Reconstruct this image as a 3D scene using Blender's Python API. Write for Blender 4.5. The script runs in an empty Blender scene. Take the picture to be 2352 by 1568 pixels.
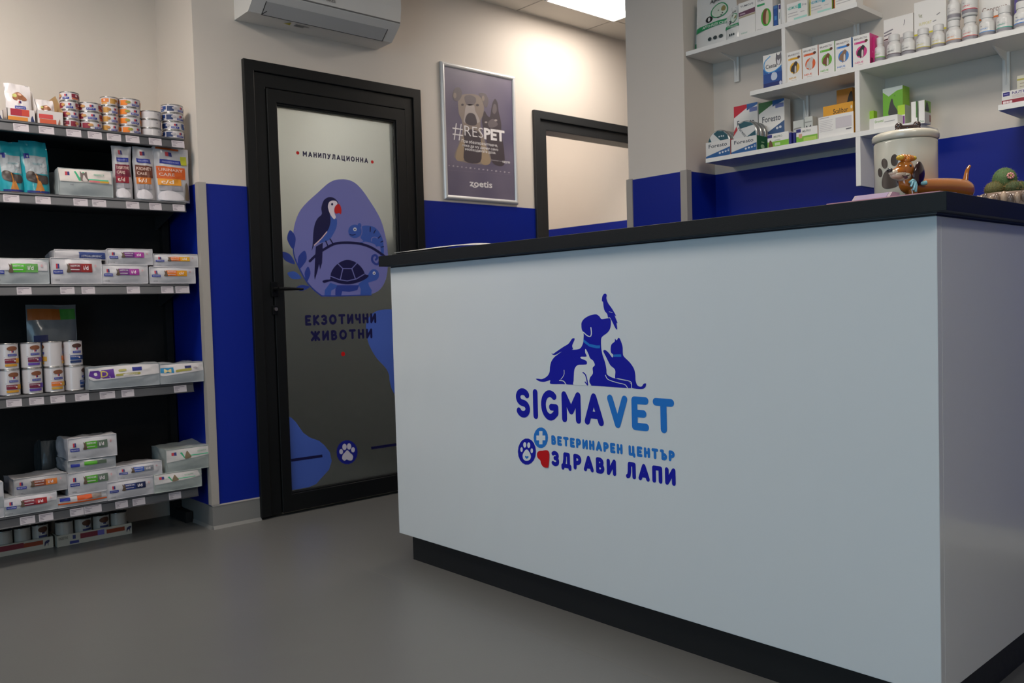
import bpy, math, random
from mathutils import Vector, noise
from mathutils.geometry import tessellate_polygon
random.seed(7)
D = bpy.data
SC = bpy.context.scene
COL = SC.collection
# ------------------------------------------------------------------ camera
FPX, YAW, PITCH, ROLL, CH = 1978.62, math.radians(48.0626), math.radians(-2.2287), math.radians(-1.669), 0.9642
CF = Vector((math.cos(YAW)*math.cos(PITCH), math.sin(YAW)*math.cos(PITCH), math.sin(PITCH)))
_R = Vector((math.sin(YAW), -math.cos(YAW), 0)); _U = _R.cross(CF)
CR = _R*math.cos(ROLL)+_U*math.sin(ROLL); CU = _U*math.cos(ROLL)-_R*math.sin(ROLL)
CC = Vector((0, 0, CH))
cd = D.cameras.new('camera'); cam = D.objects.new('camera', cd); COL.objects.link(cam)
cd.sensor_width = 36; cd.lens = FPX/2352*36; cd.clip_start = .02
from mathutils import Matrix
cam.matrix_world = Matrix(((CR.x, CU.x, -CF.x, 0), (CR.y, CU.y, -CF.y, 0), (CR.z, CU.z, -CF.z, CH), (0, 0, 0, 1)))
SC.camera = cam
cd.dof.use_dof = True; cd.dof.focus_distance = 2.2; cd.dof.aperture_fstop = 9.0

def on(px, py, ax, v):
    """point of the plane (axis ax = v) that the photograph shows at this pixel"""
    d = CF+CR*((px-1176)/FPX)-CU*((py-784)/FPX)
    return CC+d*((v-CC[ax])/d[ax])

# ------------------------------------------------------------------ light and exposure
W = D.worlds.new('world'); SC.world = W; W.use_nodes = True
W.node_tree.nodes['Background'].inputs[0].default_value = (.62, .78, 1, 1)
W.node_tree.nodes['Background'].inputs[1].default_value = .6
SC.view_settings.view_transform = 'Standard'; SC.view_settings.look = 'None'
SC.view_settings.gamma = 1; SC.view_settings.use_curve_mapping = False
SC.view_settings.exposure = -0.1
try:
    SC.cycles.use_denoising = True
    SC.cycles.max_bounces = 8; SC.cycles.diffuse_bounces = 5; SC.cycles.glossy_bounces = 4
    SC.cycles.sample_clamp_indirect = 4
    SC.cycles.caustics_reflective = False; SC.cycles.caustics_refractive = False
except Exception: pass

def area(name, loc, size, power, color, rot):
    l = D.lights.new(name, 'AREA'); l.shape = 'RECTANGLE'; l.size, l.size_y = size; l.energy = power; l.color = color
    o = D.objects.new(name, l); COL.objects.link(o); o.location = loc; o.rotation_euler = rot; return o
# daylight through the shop window in the street wall, far to the side of the counter
area('window_daylight', (-2.72, .3, 1.25), (2.5, 2.1), 46, (.42, .75, 1), (0, math.radians(-90), 0))
LAMP_ON = 15      # emission of every ceiling panel
WARM = (1, .9, .8)

# ------------------------------------------------------------------ materials
_m = {}
def lin(h):
    h = h.lstrip('#'); r = []
    for i in (0, 2, 4):
        c = int(h[i:i+2], 16)/255; r.append(c/12.92 if c <= .04045 else ((c+.055)/1.055)**2.4)
    return (*r, 1)
def mat(h, rough=.5, metal=0, bump=0, scale=60, emit=0, coat=0, vary=0, trans=0, spec=.5):
    k = (h, rough, metal, bump, scale, emit, coat, vary, trans, spec)
    if k in _m: return _m[k]
    m = D.materials.new('finish_'+h.strip('#')); m.use_nodes = True; nt = m.node_tree
    b = nt.nodes['Principled BSDF']; b.inputs['Base Color'].default_value = lin(h); b.inputs['Metallic'].default_value = metal
    b.inputs['Coat Weight'].default_value = coat; b.inputs['Coat Roughness'].default_value = .08
    b.inputs['Specular IOR Level'].default_value = spec
    if emit: b.inputs['Emission Color'].default_value = lin(h); b.inputs['Emission Strength'].default_value = emit
    if trans: b.inputs['Transmission Weight'].default_value = trans
    tc = nt.nodes.new('ShaderNodeTexCoord'); n = nt.nodes.new('ShaderNodeTexNoise'); n.inputs['Scale'].default_value = scale; n.inputs['Detail'].default_value = 3
    nt.links.new(tc.outputs['Object'], n.inputs['Vector'])
    mr = nt.nodes.new('ShaderNodeMapRange'); mr.inputs[3].default_value = max(.02, rough-.05); mr.inputs[4].default_value = min(1, rough+.05)
    nt.links.new(n.outputs[0], mr.inputs[0]); nt.links.new(mr.outputs[0], b.inputs['Roughness'])
    if vary:
        mx = nt.nodes.new('ShaderNodeMix'); mx.data_type = 'RGBA'; c = lin(h)
        mx.inputs[6].default_value = tuple(x*(1-vary) for x in c[:3])+(1,); mx.inputs[7].default_value = tuple(min(1, x*(1+vary)) for x in c[:3])+(1,)
        nt.links.new(n.outputs[0], mx.inputs[0]); nt.links.new(mx.outputs[2], b.inputs['Base Color'])
    if bump:
        bp = nt.nodes.new('ShaderNodeBump'); bp.inputs['Strength'].default_value = bump; bp.inputs['Distance'].default_value = .01
        nt.links.new(n.outputs[0], bp.inputs['Height']); nt.links.new(bp.outputs[0], b.inputs['Normal'])
    _m[k] = m; return m
def frosted():
    m = D.materials.new('frosted_glass'); m.use_nodes = True; nt = m.node_tree; nt.nodes.clear()
    o = nt.nodes.new('ShaderNodeOutputMaterial'); t = nt.nodes.new('ShaderNodeBsdfTranslucent'); t.inputs[0].default_value = (.17, .18, .18, 1)
    r = nt.nodes.new('ShaderNodeBsdfRefraction'); r.inputs['Color'].default_value = (.72, .79, .84, 1); r.inputs['Roughness'].default_value = .52; r.inputs['IOR'].default_value = 1.12
    g = nt.nodes.new('ShaderNodeBsdfGlossy'); g.inputs['Roughness'].default_value = .3; g.inputs[0].default_value = (.8, .8, .8, 1)
    n = nt.nodes.new('ShaderNodeTexNoise'); n.inputs['Scale'].default_value = 400
    bp = nt.nodes.new('ShaderNodeBump'); bp.inputs['Strength'].default_value = .1; nt.links.new(n.outputs[0], bp.inputs['Height']); nt.links.new(bp.outputs[0], g.inputs['Normal'])
    f = nt.nodes.new('ShaderNodeFresnel'); f.inputs[0].default_value = 1.3
    a = nt.nodes.new('ShaderNodeAddShader'); mx = nt.nodes.new('ShaderNodeMixShader')
    nt.links.new(t.outputs[0], a.inputs[0]); nt.links.new(r.outputs[0], a.inputs[1])
    nt.links.new(f.outputs[0], mx.inputs[0]); nt.links.new(a.outputs[0], mx.inputs[1]); nt.links.new(g.outputs[0], mx.inputs[2]); nt.links.new(mx.outputs[0], o.inputs[0])
    return m
def ink(h): return mat(h, .45, spec=.4)
def foil(h): return mat(h, .3, bump=.25, scale=22, coat=.3)

# ------------------------------------------------------------------ mesh collector
def smooth_pts(p, closed=True, n=4):
    out = []; L = len(p)
    rng = range(L) if closed else range(L-1)
    for i in rng:
        g = (lambda j: p[j % L]) if closed else (lambda j: p[max(0, min(L-1, j))])
        a, b, c, d = g(i-1), g(i), g(i+1), g(i+2)
        for k in range(n):
            t = k/n
            out.append(tuple(.5*((2*b[q])+(-a[q]+c[q])*t+(2*a[q]-5*b[q]+4*c[q]-d[q])*t*t+(-a[q]+3*b[q]-3*c[q]+d[q])*t**3) for q in range(len(b))))
    if not closed: out.append(tuple(p[-1]))
    return out
_gl = {}
def glyphs(s, bold=0):
    k = (s, bold)
    if k not in _gl:
        c = D.curves.new('lettering', 'FONT'); c.body = s; c.size = 1; c.resolution_u = 2; c.offset = bold
        o = D.objects.new('lettering', c); me = o.to_mesh()
        v = [(a.co.x, a.co.y) for a in me.vertices]; f = [tuple(q.vertices) for q in me.polygons]; o.to_mesh_clear()
        D.objects.remove(o); D.curves.remove(c)
        x0 = min(a[0] for a in v); x1 = max(a[0] for a in v)
        _gl[k] = ([((x-x0)/.72, y/.72) for x, y in v], f, (x1-x0)/.72)
    return _gl[k]

class MB:
    def __init__(s): s.v = []; s.f = []; s.m = []; s.mi = []; s.sm = []; s.k = 0
    def mid(s, m):
        if m not in s.m: s.m.append(m)
        return s.m.index(m)
    def add(s, vs, fs, m, smooth=False):
        o = len(s.v); i = s.mid(m); s.v += [tuple(a) for a in vs]
        for f in fs: s.f.append([o+a for a in f]); s.mi.append(i); s.sm.append(smooth)
    def box(s, x0, x1, y0, y1, z0, z1, m):
        s.add([(x, y, z) for z in (z0, z1) for y in (y0, y1) for x in (x0, x1)],
              [(0, 2, 3, 1), (4, 5, 7, 6), (0, 1, 5, 4), (2, 6, 7, 3), (0, 4, 6, 2), (1, 3, 7, 5)], m)
    def prism(s, prof, a0, a1, m, axis=0, smooth=False):
        """closed profile extruded along an axis; profile = pairs in the two other axes"""
        n = len(prof); vs = []
        for a in (a0, a1):
            for p in prof:
                q = list(p); q.insert(axis, a); vs.append(q)
        s.add(vs, [(i, (i+1) % n, n+(i+1) % n, n+i) for i in range(n)], m, smooth)
        s.add(vs, [tuple(range(n)), tuple(range(2*n-1, n-1, -1))], m)
    def lathe(s, prof, m, seg=28, c=(0, 0), smooth=True, z0=0):
        n = len(prof); vs = []
        for i in range(seg):
            a = 2*math.pi*i/seg
            for r, z in prof: vs.append((c[0]+r*math.cos(a), c[1]+r*math.sin(a), z+z0))
        s.add(vs, [(i*n+j, ((i+1) % seg)*n+j, ((i+1) % seg)*n+j+1, i*n+j+1) for i in range(seg) for j in range(n-1)], m, smooth)
    def tube(s, pts, r, m, seg=8, caps=True):
        pts = [Vector(p) for p in pts]; rs = r if isinstance(r, (list, tuple)) else [r]*len(pts); vs = []; a = None
        for i, p in enumerate(pts):
            d = (pts[min(i+1, len(pts)-1)]-pts[max(i-1, 0)]).normalized()
            if a is None: a = d.orthogonal().normalized() if abs(d.z) > .9 else d.cross(Vector((0, 0, 1))).normalized()
            else: a = (a-d*a.dot(d)).normalized()
            b = d.cross(a)
            for k in range(seg):
                t = 2*math.pi*k/seg; vs.append(p+a*(rs[i]*math.cos(t))+b*(rs[i]*math.sin(t)))
        n = len(pts)
        s.add(vs, [(i*seg+k, i*seg+(k+1) % seg, (i+1)*seg+(k+1) % seg, (i+1)*seg+k) for i in range(n-1) for k in range(seg)], m, True)
        if caps: s.add(vs, [tuple(range(seg)), tuple(range((n-1)*seg, n*seg))], m)
    def blob(s, c, r, m, seg=20, rings=12, fn=None, rot=None):
        vs = []
        for i in range(rings+1):
            th = math.pi*i/rings
            for k in range(seg):
                a = 2*math.pi*k/seg; p = Vector((math.sin(th)*math.cos(a), math.sin(th)*math.sin(a), math.cos(th)))
                q = Vector((p.x*r[0], p.y*r[1], p.z*r[2]))
                if fn: q = fn(p, q)
                if rot: q = rot @ q
                vs.append(Vector(c)+q)
        s.add(vs, [(i*seg+k, (i+1)*seg+k, (i+1)*seg+(k+1) % seg, i*seg+(k+1) % seg) for i in range(rings) for k in range(seg)], m, True)
    # ---- printed artwork laid on a surface: F(x, y, off) -> point
    def poly(s, F, pts, m, off, sub=0):
        t = tessellate_polygon([[Vector((p[0], p[1], 0)) for p in pts]])
        if sub:
            tri = [[pts[i] for i in q] for q in t]
            for _ in range(sub):
                mid = lambda a, b: ((a[0]+b[0])/2, (a[1]+b[1])/2)
                tri = [x for a, b, c in tri for x in ((a, mid(a, b), mid(a, c)), (mid(a, b), b, mid(b, c)), (mid(a, c), mid(b, c), c), (mid(a, b), mid(b, c), mid(a, c)))]
            for q in tri: s.add([F(x, y, off) for x, y in q], [(0, 1, 2)], m, True)
            return
        s.add([F(p[0], p[1], off) for p in pts], t, m)
    def stroke(s, F, pts, t, m, off, ar=1, cap=True):
        for i, p in enumerate(pts):
            s.k += 1; o = off+(s.k % 60)*3e-6
            if cap: s.add([F(p[0]+t/2*math.cos(a*math.pi/7), p[1]+t/2*ar*math.sin(a*math.pi/7), o) for a in range(14)], [tuple(range(14))], m)
            if i:
                q = pts[i-1]; dx, dy = p[0]-q[0], (p[1]-q[1])/ar; l = math.hypot(dx, dy) or 1; nx, ny = -dy/l*t/2, dx/l*t/2*ar
                s.add([F(q[0]+nx, q[1]+ny, o+1e-6), F(q[0]-nx, q[1]-ny, o+1e-6), F(p[0]-nx, p[1]-ny, o+1e-6), F(p[0]+nx, p[1]+ny, o+1e-6)], [(0, 1, 2, 3)], m)
    def art(s, F, items, w, h, off=.0004, step=.00012, sub=1):
        """items in fractions of the w x h face"""
        for i, it in enumerate(items):
            k = it[0]; o = off+step*i+(.0009 if sub > 1 and k in 'ts' else .0004 if sub > 1 and k == 'e' else 0)
            if k == 'r':
                _, x0, y0, x1, y1, c = it; n = sub; ny = max(1, sub)
                vs = [F(w*(x0+(x1-x0)*a/n), h*(y0+(y1-y0)*b/ny), o) for b in range(ny+1) for a in range(n+1)]
                s.add(vs, [(b*(n+1)+a, b*(n+1)+a+1, (b+1)*(n+1)+a+1, (b+1)*(n+1)+a) for b in range(ny) for a in range(n)], ink(c))
            elif k == 'e':
                _, cx, cy, rx, ry, c = it
                nr = 4 if sub > 1 else 1; n = 18
                vs = [F(w*cx, h*cy, o)]+[F(w*(cx+rx*q/nr*math.cos(a*math.pi/9)), h*(cy+ry*q/nr*math.sin(a*math.pi/9)), o) for q in range(1, nr+1) for a in range(n)]
                s.add(vs, [(0, a+1, (a+1) % n+1) for a in range(n)]+[(1+(q-1)*n+a, 1+q*n+a, 1+q*n+(a+1) % n, 1+(q-1)*n+(a+1) % n) for q in range(1, nr) for a in range(n)], ink(c), sub > 1)
            elif k == 'p':
                s.poly(F, [(w*a, h*b) for a, b in it[1]], ink(it[2]), o, 4 if sub > 1 else 0)
            elif k == 'P':
                s.poly(F, [(w*a, h*b) for a, b in smooth_pts(it[1])], ink(it[2]), o, 3 if sub > 1 else 0)
            elif k == 's':
                s.stroke(F, [(w*a, h*b) for a, b in it[1]], it[2]*h, ink(it[3]), o)
            elif k == 't':
                _, x, y, hh, c, txt = it[:6]; vs, fs, tw = glyphs(txt, .012 if len(it) < 8 else it[7])
                sy = hh*h; sx = sy if len(it) < 7 or not it[6] else it[6]*w/tw
                s.add([F(w*x+a*sx, h*y+b*sy, o) for a, b in vs], fs, ink(c))
    def build(s, name, parent=None, loc=(0, 0, 0), rotz=0, bev=0, weld=False):
        me = D.meshes.new(name); me.from_pydata(s.v, [], s.f)
        for m in s.m: me.materials.append(m)
        me.polygons.foreach_set('material_index', s.mi); me.polygons.foreach_set('use_smooth', s.sm)
        if weld:
            import bmesh
            bm = bmesh.new(); bm.from_mesh(me); bmesh.ops.remove_doubles(bm, verts=bm.verts, dist=2e-5); bm.to_mesh(me); bm.free()
        me.update(); o = D.objects.new(name, me); COL.objects.link(o)
        if parent: o.parent = parent
        o.location = loc; o.rotation_euler = (0, 0, rotz)
        if bev:
            b = o.modifiers.new('edge', 'BEVEL'); b.width = bev; b.segments = 2; b.limit_method = 'ANGLE'; b.angle_limit = math.radians(40)
        return o
def tag(o, label=None, cat=None, group=None, kind=None):
    if label: o['label'] = label
    if cat: o['category'] = cat
    if group: o['group'] = group
    if kind: o['kind'] = kind
    return o
def thing(name, label, cat, loc=(0, 0, 0), rotz=0, group=None):
    o = D.objects.new(name, None); o.empty_display_size = .05; COL.objects.link(o); o.location = loc; o.rotation_euler = (0, 0, rotz)
    return tag(o, label, cat, group)
def dup(root, loc, rotz=None, label=None, group=None):
    r = root.copy(); COL.objects.link(r); r.location = loc
    if rotz is not None: r.rotation_euler = (0, 0, rotz)
    if label: r['label'] = label
    if group: r['group'] = group
    for ch in list(root.children):
        c = ch.copy(); COL.objects.link(c); c.parent = r
        for g in ch.children:
            d = g.copy(); COL.objects.link(d); d.parent = c
    return r
def frontF(w=0, h=0): return lambda x, y, o: (x, -o, y)                # face of a box whose front looks to -y
TURN = -math.pi/2                                                     # goods on the pharmacy wall look to -x

# ------------------------------------------------------------------ paint and surfaces
CREAM = mat('#d6cdc3', .6, bump=.03, scale=220)
BLUE = mat('#09228a', .4, bump=.02, scale=200, spec=.25)
GREYTRIM = mat('#a59f98', .45)
COVE = mat('#7b7a78', .5, bump=.05, scale=150)
FLOOR = mat('#636362', .33, bump=.015, scale=240, vary=.06)
CEIL = mat('#e4dfd6', .8, bump=.1, scale=300)
ANTH = mat('#101213', .4, bump=.02, scale=300, spec=.3)
BLACK = mat('#0b0b0c', .6)
WHITEBOARD = mat('#d6d6d2', .35)
YA, XR, XP, YP0, YP1, XW, ZD, ZC = 3.809, 1.569, 3.24, 2.726, 2.389, 3.466, 1.563, 2.73
XE, YB, XL, YS = 6.2, 4.25, -2.9, -2.6

def struct(name, mb, parent=None, **k):
    o = mb.build(name, parent, **k)
    if parent is None: o['kind'] = 'structure'
    return o
# floor with a welded vinyl seam
b = MB(); b.box(XL-.15, XE+.15, YS-.15, 6.6, -.08, 0, FLOOR); b.box(1.716, 1.719, YS, YA-.02, 0, .0004, mat('#6c6a66', .4)); struct('floor', b)
# ceiling of 60 cm tiles with thin joints
b = MB(); b.box(XL-.15, XE+.15, YS-.15, 6.6, ZC, ZC+.1, CEIL)
J = mat('#a19c94', .7)
for i in range(-11, 5): b.box(4.137+.6*i-.004, 4.137+.6*i+.004, YS, YA, ZC-.0006, ZC, J)
for i in range(-10, 1): b.box(XL, XE, 3.575+.6*i-.004, 3.575+.6*i+.004, ZC-.0006, ZC, J)
struct('ceiling', b)
# back wall with its two door openings
b = MB(); y0, y1 = YA, YA+.13
for x0, x1, z0, z1 in ((XR, 1.80, 0, ZC), (1.80, 2.785, 2.14, ZC), (2.785, 3.65, 0, ZC), (3.65, 4.73, 2.15, ZC), (4.73, XE, 0, ZC)):
    b.box(x0, x1, y0, y1, z0, z1, CREAM)
wb = struct('wall_back', b)
b = MB()
for x0, x1 in ((XR, 1.795), (2.79, 3.645), (4.80, XE)): b.box(x0, x1, YA-.004, YA, .1, ZD, BLUE)
struct('dado_panel', b, wb)
b = MB(); b.prism([(YA-.0, 0), (YA-.016, 0), (YA-.007, .014), (YA-.006, .104), (YA, .108)], XR-.006, 1.795, COVE); b.prism([(YA, 0), (YA-.016, 0), (YA-.007, .014), (YA-.006, .104), (YA, .108)], 2.79, 3.645, COVE)
b.box(XR-.007, 1.795, YA-.0075, YA, .104, .110, mat('#b9b2aa', .5)); struct('baseboard_back', b)
# recess behind the shop shelving
b = MB(); b.box(XR, XR+.13, YA+.13, YB+.1, 0, ZC, CREAM); b.box(XR-.0005, XR, YA, YA+.131, 0, ZC, CREAM); wr = struct('wall_recess_side', b)
b = MB(); b.box(XR-.004, XR-.0006, YA, YB, .1, ZD, BLUE); struct('dado_panel', b, wr)
b = MB(); b.prism([(XR-.0006, 0), (XR-.016, 0), (XR-.007, .014), (XR-.006, .104), (XR-.0006, .108)], YA-.006, YB, COVE, axis=1)
b.v = [(v[0], v[1], v[2]) for v in b.v]; struct('baseboard_recess', b)
b = MB(); b.box(XL-.1, XR, YB, YB+.12, 0, ZC, CREAM); wq = struct('wall_recess_back', b)
b = MB(); b.box(XL, XR-.004, YB-.004, YB, .1, ZD, BLUE); struct('dado_panel', b, wq)
# corner guards
def guard(n, x, y, sx, sy, z0=.11, z1=ZD+.004, w=.03):
    b = MB(); t = .006
    b.box(min(x, x+sx*w), max(x, x+sx*w), min(y, y-sy*t), max(y, y-sy*t), z0, z1, GREYTRIM)
    b.box(min(x, x-sx*t), max(x, x-sx*t), min(y-sy*t, y+sy*w), max(y-sy*t, y+sy*w), z0, z1, GREYTRIM)
    return struct('trim_%d' % n, b)
guard(1, XR-.004, YA-.004, 1, 1)
# partition ending in a pillar, and the pharmacy wall that carries the white shelving
b = MB(); b.box(XP, XW+.16, YP1, YP0, 0, ZC, CREAM); wp = struct('wall_pillar', b)
b = MB(); b.box(XP-.004, XP, YP1-.004, YP0+.004, .1, ZD, BLUE); b.box(XP, XW, YP1-.004, YP1, .1, ZD, BLUE); b.box(XP, XW+.16, YP0, YP0+.004, .1, ZD, BLUE); struct('dado_panel', b, wp)
guard(2, XP-.004, YP1-.004, 1, 1); guard(3, XP-.004, YP0+.004, 1, -1)
b = MB(); b.box(XW, XW+.16, YS, YP1, 0, ZC, CREAM); ww = struct('wall_pharmacy', b)
b = MB(); b.box(XW-.004, XW, YS, YP1-.004, .1, ZD, BLUE); struct('dado_panel', b, ww)
# walls nobody sees from here, closing the room
b = MB(); b.box(XE, XE+.12, YP0-1, YA+.1, 0, ZC, CREAM); struct('wall_corridor_end', b)
b = MB(); b.box(XW+.16, XE, YP0-1.1, YP0-1, 0, ZC, CREAM); struct('wall_corridor_side', b)
b = MB(); b.box(XL-.1, XW+.2, YS-.12, YS, 0, ZC, CREAM); struct('wall_front', b)
b = MB()
for y0, y1, z0, z1 in ((YS, -1.05, 0, ZC), (-1.05, 1.65, 0, .15), (-1.05, 1.65, 2.35, ZC), (1.65, YB, 0, ZC)): b.box(XL-.12, XL, y0, y1, z0, z1, CREAM)
struct('wall_street', b)
b = MB(); FR = mat('#2a2c2e', .4)
for y in (-1.05, -.15, .7, 1.6): b.box(XL-.08, XL-.02, y, y+.05, .15, 2.35, FR)
for z in (.15, 2.3): b.box(XL-.08, XL-.02, -1.05, 1.65, z, z+.05, FR)
struct('window_1', b)
# room behind the frosted door
b = MB(); TRP = mat('#cfc8bd', .7); b.box(XR+.13, 3.1, 5.6, 5.7, 0, ZC, TRP); b.box(3.0, 3.1, YA+.13, 5.6, 0, ZC, TRP); b.box(XR+.03, XR+.13, YB+.1, 5.6, 0, ZC, TRP); wt = struct('wall_treatment_room', b)
TR_DARK = mat('#2b2f2e', .6); b = MB(); b.box(XR+.13, 3.0, 5.596, 5.6, 0, 1.40, TR_DARK); b.box(2.996, 3.0, YA+.13, 5.59, 0, 1.40, TR_DARK); b.box(XR+.13, XR+.134, YA+.14, 5.59, 0, 1.40, TR_DARK); struct('dado_panel', b, wt)  # invented panelling, added dark so the lower frosted glass turns dark
b = MB(); b.box(XR+.135, 2.99, YA+.14, 5.59, .0005, .003, mat('#3c3e3d', .5)); struct('floor_treatment_room', b)  # dark sheet added over the room's floor, also to dim the lower glass
# room behind the open doorway: its side wall is what the doorway shows
b = MB(); b.box(4.73, 4.83, YA+.13, 6.3, 0, ZC, CREAM); b.box(3.1, 4.83, 6.3, 6.4, 0, ZC, CREAM); b.box(3.1, 3.18, YA+.13, 6.3, 0, ZC, CREAM); wn = struct('wall_next_room', b)
b = MB(); b.box(4.726, 4.73, YA+.13, 6.3, .1, ZD, BLUE); struct('dado_panel', b, wn)

# ------------------------------------------------------------------ ceiling lamps
def lamp(x0, y0, label, sx=.6, sy=.6, z=ZC, e=1.0, group=None):
    t = thing('ceiling_light', label, 'lamp', (x0+sx/2, y0+sy/2, z), 0, group)
    b = MB(); w = .012; fm = mat('#e9e7e2', .4)
    for a in ((-sx/2, sx/2, -sy/2, -sy/2+w), (-sx/2, sx/2, sy/2-w, sy/2), (-sx/2, -sx/2+w, -sy/2+w, sy/2-w), (sx/2-w, sx/2, -sy/2+w, sy/2-w)): b.box(*a, -.012, -.001, fm)
    b.build('frame', t)
    m = D.materials.new('lit_diffuser'); m.use_nodes = True; p = m.node_tree.nodes['Principled BSDF']
    p.inputs['Base Color'].default_value = (.8, .8, .8, 1); p.inputs['Emission Color'].default_value = (*WARM, 1); p.inputs['Emission Strength'].default_value = LAMP_ON*e
    b = MB(); b.box(-sx/2+w, sx/2-w, -sy/2+w, sy/2-w, -.009, -.002, m); b.build('diffuser', t)
    return t
lamp(3.537, 2.975, 'square lit ceiling panel above the passage beside the pillar', e=1.3)
G = 'ceiling panels over the shop floor'
lamp(.537, 1.775, 'square lit ceiling panel over the shop floor before the air conditioner', group=G, e=1.0)
lamp(.537, -1.2, 'square lit ceiling panel over the shop floor near the entrance', group=G, e=1.6)
lamp(-.063, 2.975, 'square lit ceiling panel near the food shelves', group=G, e=2.3)
lamp(1.737, .575, 'square lit ceiling panel above the reception counter', group=G, e=1.5)
lamp(1.85, 4.75, 'square lit ceiling panel in the room behind the frosted door', e=1.1)
lamp(3.6, 4.35, 'square lit ceiling panel in the room beyond the open doorway', e=1.35)

# ------------------------------------------------------------------ doors
def ring(b, x0, x1, z0, z1, wl, wr, wt, wbm, ya, yb, m):
    """door frame with mitred corners; open at the foot when wbm is 0"""
    if wbm:
        o = [(x0, z0), (x1, z0), (x1, z1), (x0, z1)]; i = [(x0+wl, z0+wbm), (x1-wr, z0+wbm), (x1-wr, z1-wt), (x0+wl, z1-wt)]; n = 4; cl = True
    else:
        o = [(x0, z0), (x0, z1), (x1, z1), (x1, z0)]; i = [(x0+wl, z0), (x0+wl, z1-wt), (x1-wr, z1-wt), (x1-wr, z0)]; n = 4; cl = False
    vs = [(p[0], y, p[1]) for y in (ya, yb) for l in (o, i) for p in l]
    f = []
    for k in range(n if cl else n-1):
        j = (k+1) % n; f += [(k, j, n+j, n+k), (2*n+k, 3*n+k, 3*n+j, 2*n+j), (k, 2*n+k, 2*n+j, j), (n+k, n+j, 3*n+j, 3*n+k)]
    if not cl: f += [(0, n, 3*n, 2*n), (n-1, 3*n-1, 4*n-1, 2*n-1)]
    b.add(vs, f, m)
d1 = thing('door_1', 'black framed door with frosted glass and exotic animal artwork', 'door', (1.79, YA, 0)); d1['kind'] = 'structure'
def part(b, name, par, **k): o = b.build(name, par, **k); o.location = tuple(Vector(o.location)-par_loc(par)); return o
def par_loc(p):
    v = Vector((0, 0, 0))
    while p: v += p.location; p = p.parent
    return v
b = MB(); ring(b, 1.791, 2.795, .012, 2.15, .05, .05, .05, 0, YA-.022, YA+.05, ANTH); ring(b, 1.841, 2.745, .012, 2.10, .058, .052, .066, 0, YA-.012, YA+.05, ANTH); part(b, 'door_frame', d1, bev=.003)
b = MB(); ring(b, 1.903, 2.690, .014, 2.03, .048, .058, .062, .085, YA-.017, YA+.045, ANTH)
ring(b, 1.949, 2.634, .098, 1.97, .010, .010, .012, .008, YA-.008, YA+.04, ANTH)
lf = part(b, 'door_leaf', d1, bev=.003)
b = MB(); b.box(1.955, 2.628, YA+.006, YA+.014, .10, 1.962, frosted()); gl = part(b, 'door_glass', d1)
# artwork printed on the glass; traced points are pixels of the photograph laid on the pane
YG = YA+.006
def doorF(ox, oy, s):
    def F(x, y, o):
        p = on(ox+x*s, oy+y*s, 1, YG); return (p.x, YG-o, p.z)
    return F
NAVY, INDIGO, LAV, MIDB, SKY = '#141347', '#2a3f93', '#7577b8', '#3a5aae', '#4a66bc'
b = MB(); F = doorF(600, 340, .22965)
def P(pts, c, o, sm=True): b.poly(F, smooth_pts(pts) if sm else pts, ink(c), o)
def S(pts, t, c, o, sm=False): b.stroke(F, smooth_pts(pts, False) if sm else pts, t, ink(c), o)
P([(800, 312), (870, 318), (940, 350), (1010, 420), (1080, 520), (1150, 630), (1200, 730), (1235, 850), (1260, 980), (1268, 1100), (1262, 1230), (1235, 1340), (1180, 1420), (1100, 1460), (1000, 1475), (800, 1483), (650, 1485), (600, 1470), (530, 1410), (460, 1330), (400, 1240), (350, 1120), (325, 980), (320, 850), (340, 740), (380, 640), (450, 550), (560, 450), (660, 360), (730, 322)], LAV, .0004)
P([(545, 985), (615, 945), (612, 1060), (608, 1150), (588, 1215), (578, 1160), (560, 1240), (535, 1318), (530, 1280), (538, 1100)], NAVY, .0006, False)
P([(685, 670), (735, 700), (757, 720), (752, 790), (720, 860), (680, 915), (620, 940), (580, 940), (655, 835), (690, 760)], MIDB, .0006)
P([(605, 660), (600, 600), (620, 530), (655, 498), (695, 490), (740, 508), (772, 556), (720, 570), (690, 600), (688, 670), (693, 730), (680, 790), (655, 835), (600, 900), (530, 970), (505, 1025), (515, 950), (520, 850), (535, 760), (565, 700)], NAVY, .0008)
P([(668, 570), (680, 540), (710, 525), (745, 530), (762, 555), (740, 580), (728, 620), (735, 660), (745, 690), (728, 710), (700, 680), (680, 640), (668, 600)], '#e8dce6', .001)
P([(772, 558), (790, 575), (802, 620), (796, 662), (780, 650), (745, 655), (730, 630), (735, 590), (752, 568)], '#c42020', .001)
b.art(lambda x, y, o: F(x, y, o), [('e', 708, 562, 11, 13, NAVY)], 1, 1, .0012)
S([(655, 838), (600, 905), (530, 970)], 9, '#e8c9cc', .0012)
S([(485, 1130), (560, 1060), (640, 1005), (740, 955), (860, 945), (980, 955), (1080, 985), (1160, 1030), (1250, 1095)], 25, NAVY, .001, True)
S([(645, 930), (668, 985)], 12, NAVY, .001); S([(688, 910), (722, 965)], 12, NAVY, .001)
P([(1005, 785), (1060, 775), (1130, 790), (1180, 840), (1210, 900), (1222, 960), (1224, 1060), (1200, 1110), (1190, 990), (1150, 985), (1130, 960), (1040, 935), (1000, 955), (980, 945), (1020, 930), (995, 900), (990, 850)], MIDB, .0007)
b.art(lambda x, y, o: F(x, y, o), [('e', 935, 832, 66, 68, MIDB), ('e', 982, 775, 18, 26, MIDB), ('e', 936, 812, 17, 18, '#e8e8f0'), ('e', 936, 813, 8, 9, NAVY)], 1, 1, .0009)
S([(885, 862), (910, 870), (940, 862)], 8, NAVY, .0013, True)
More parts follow.
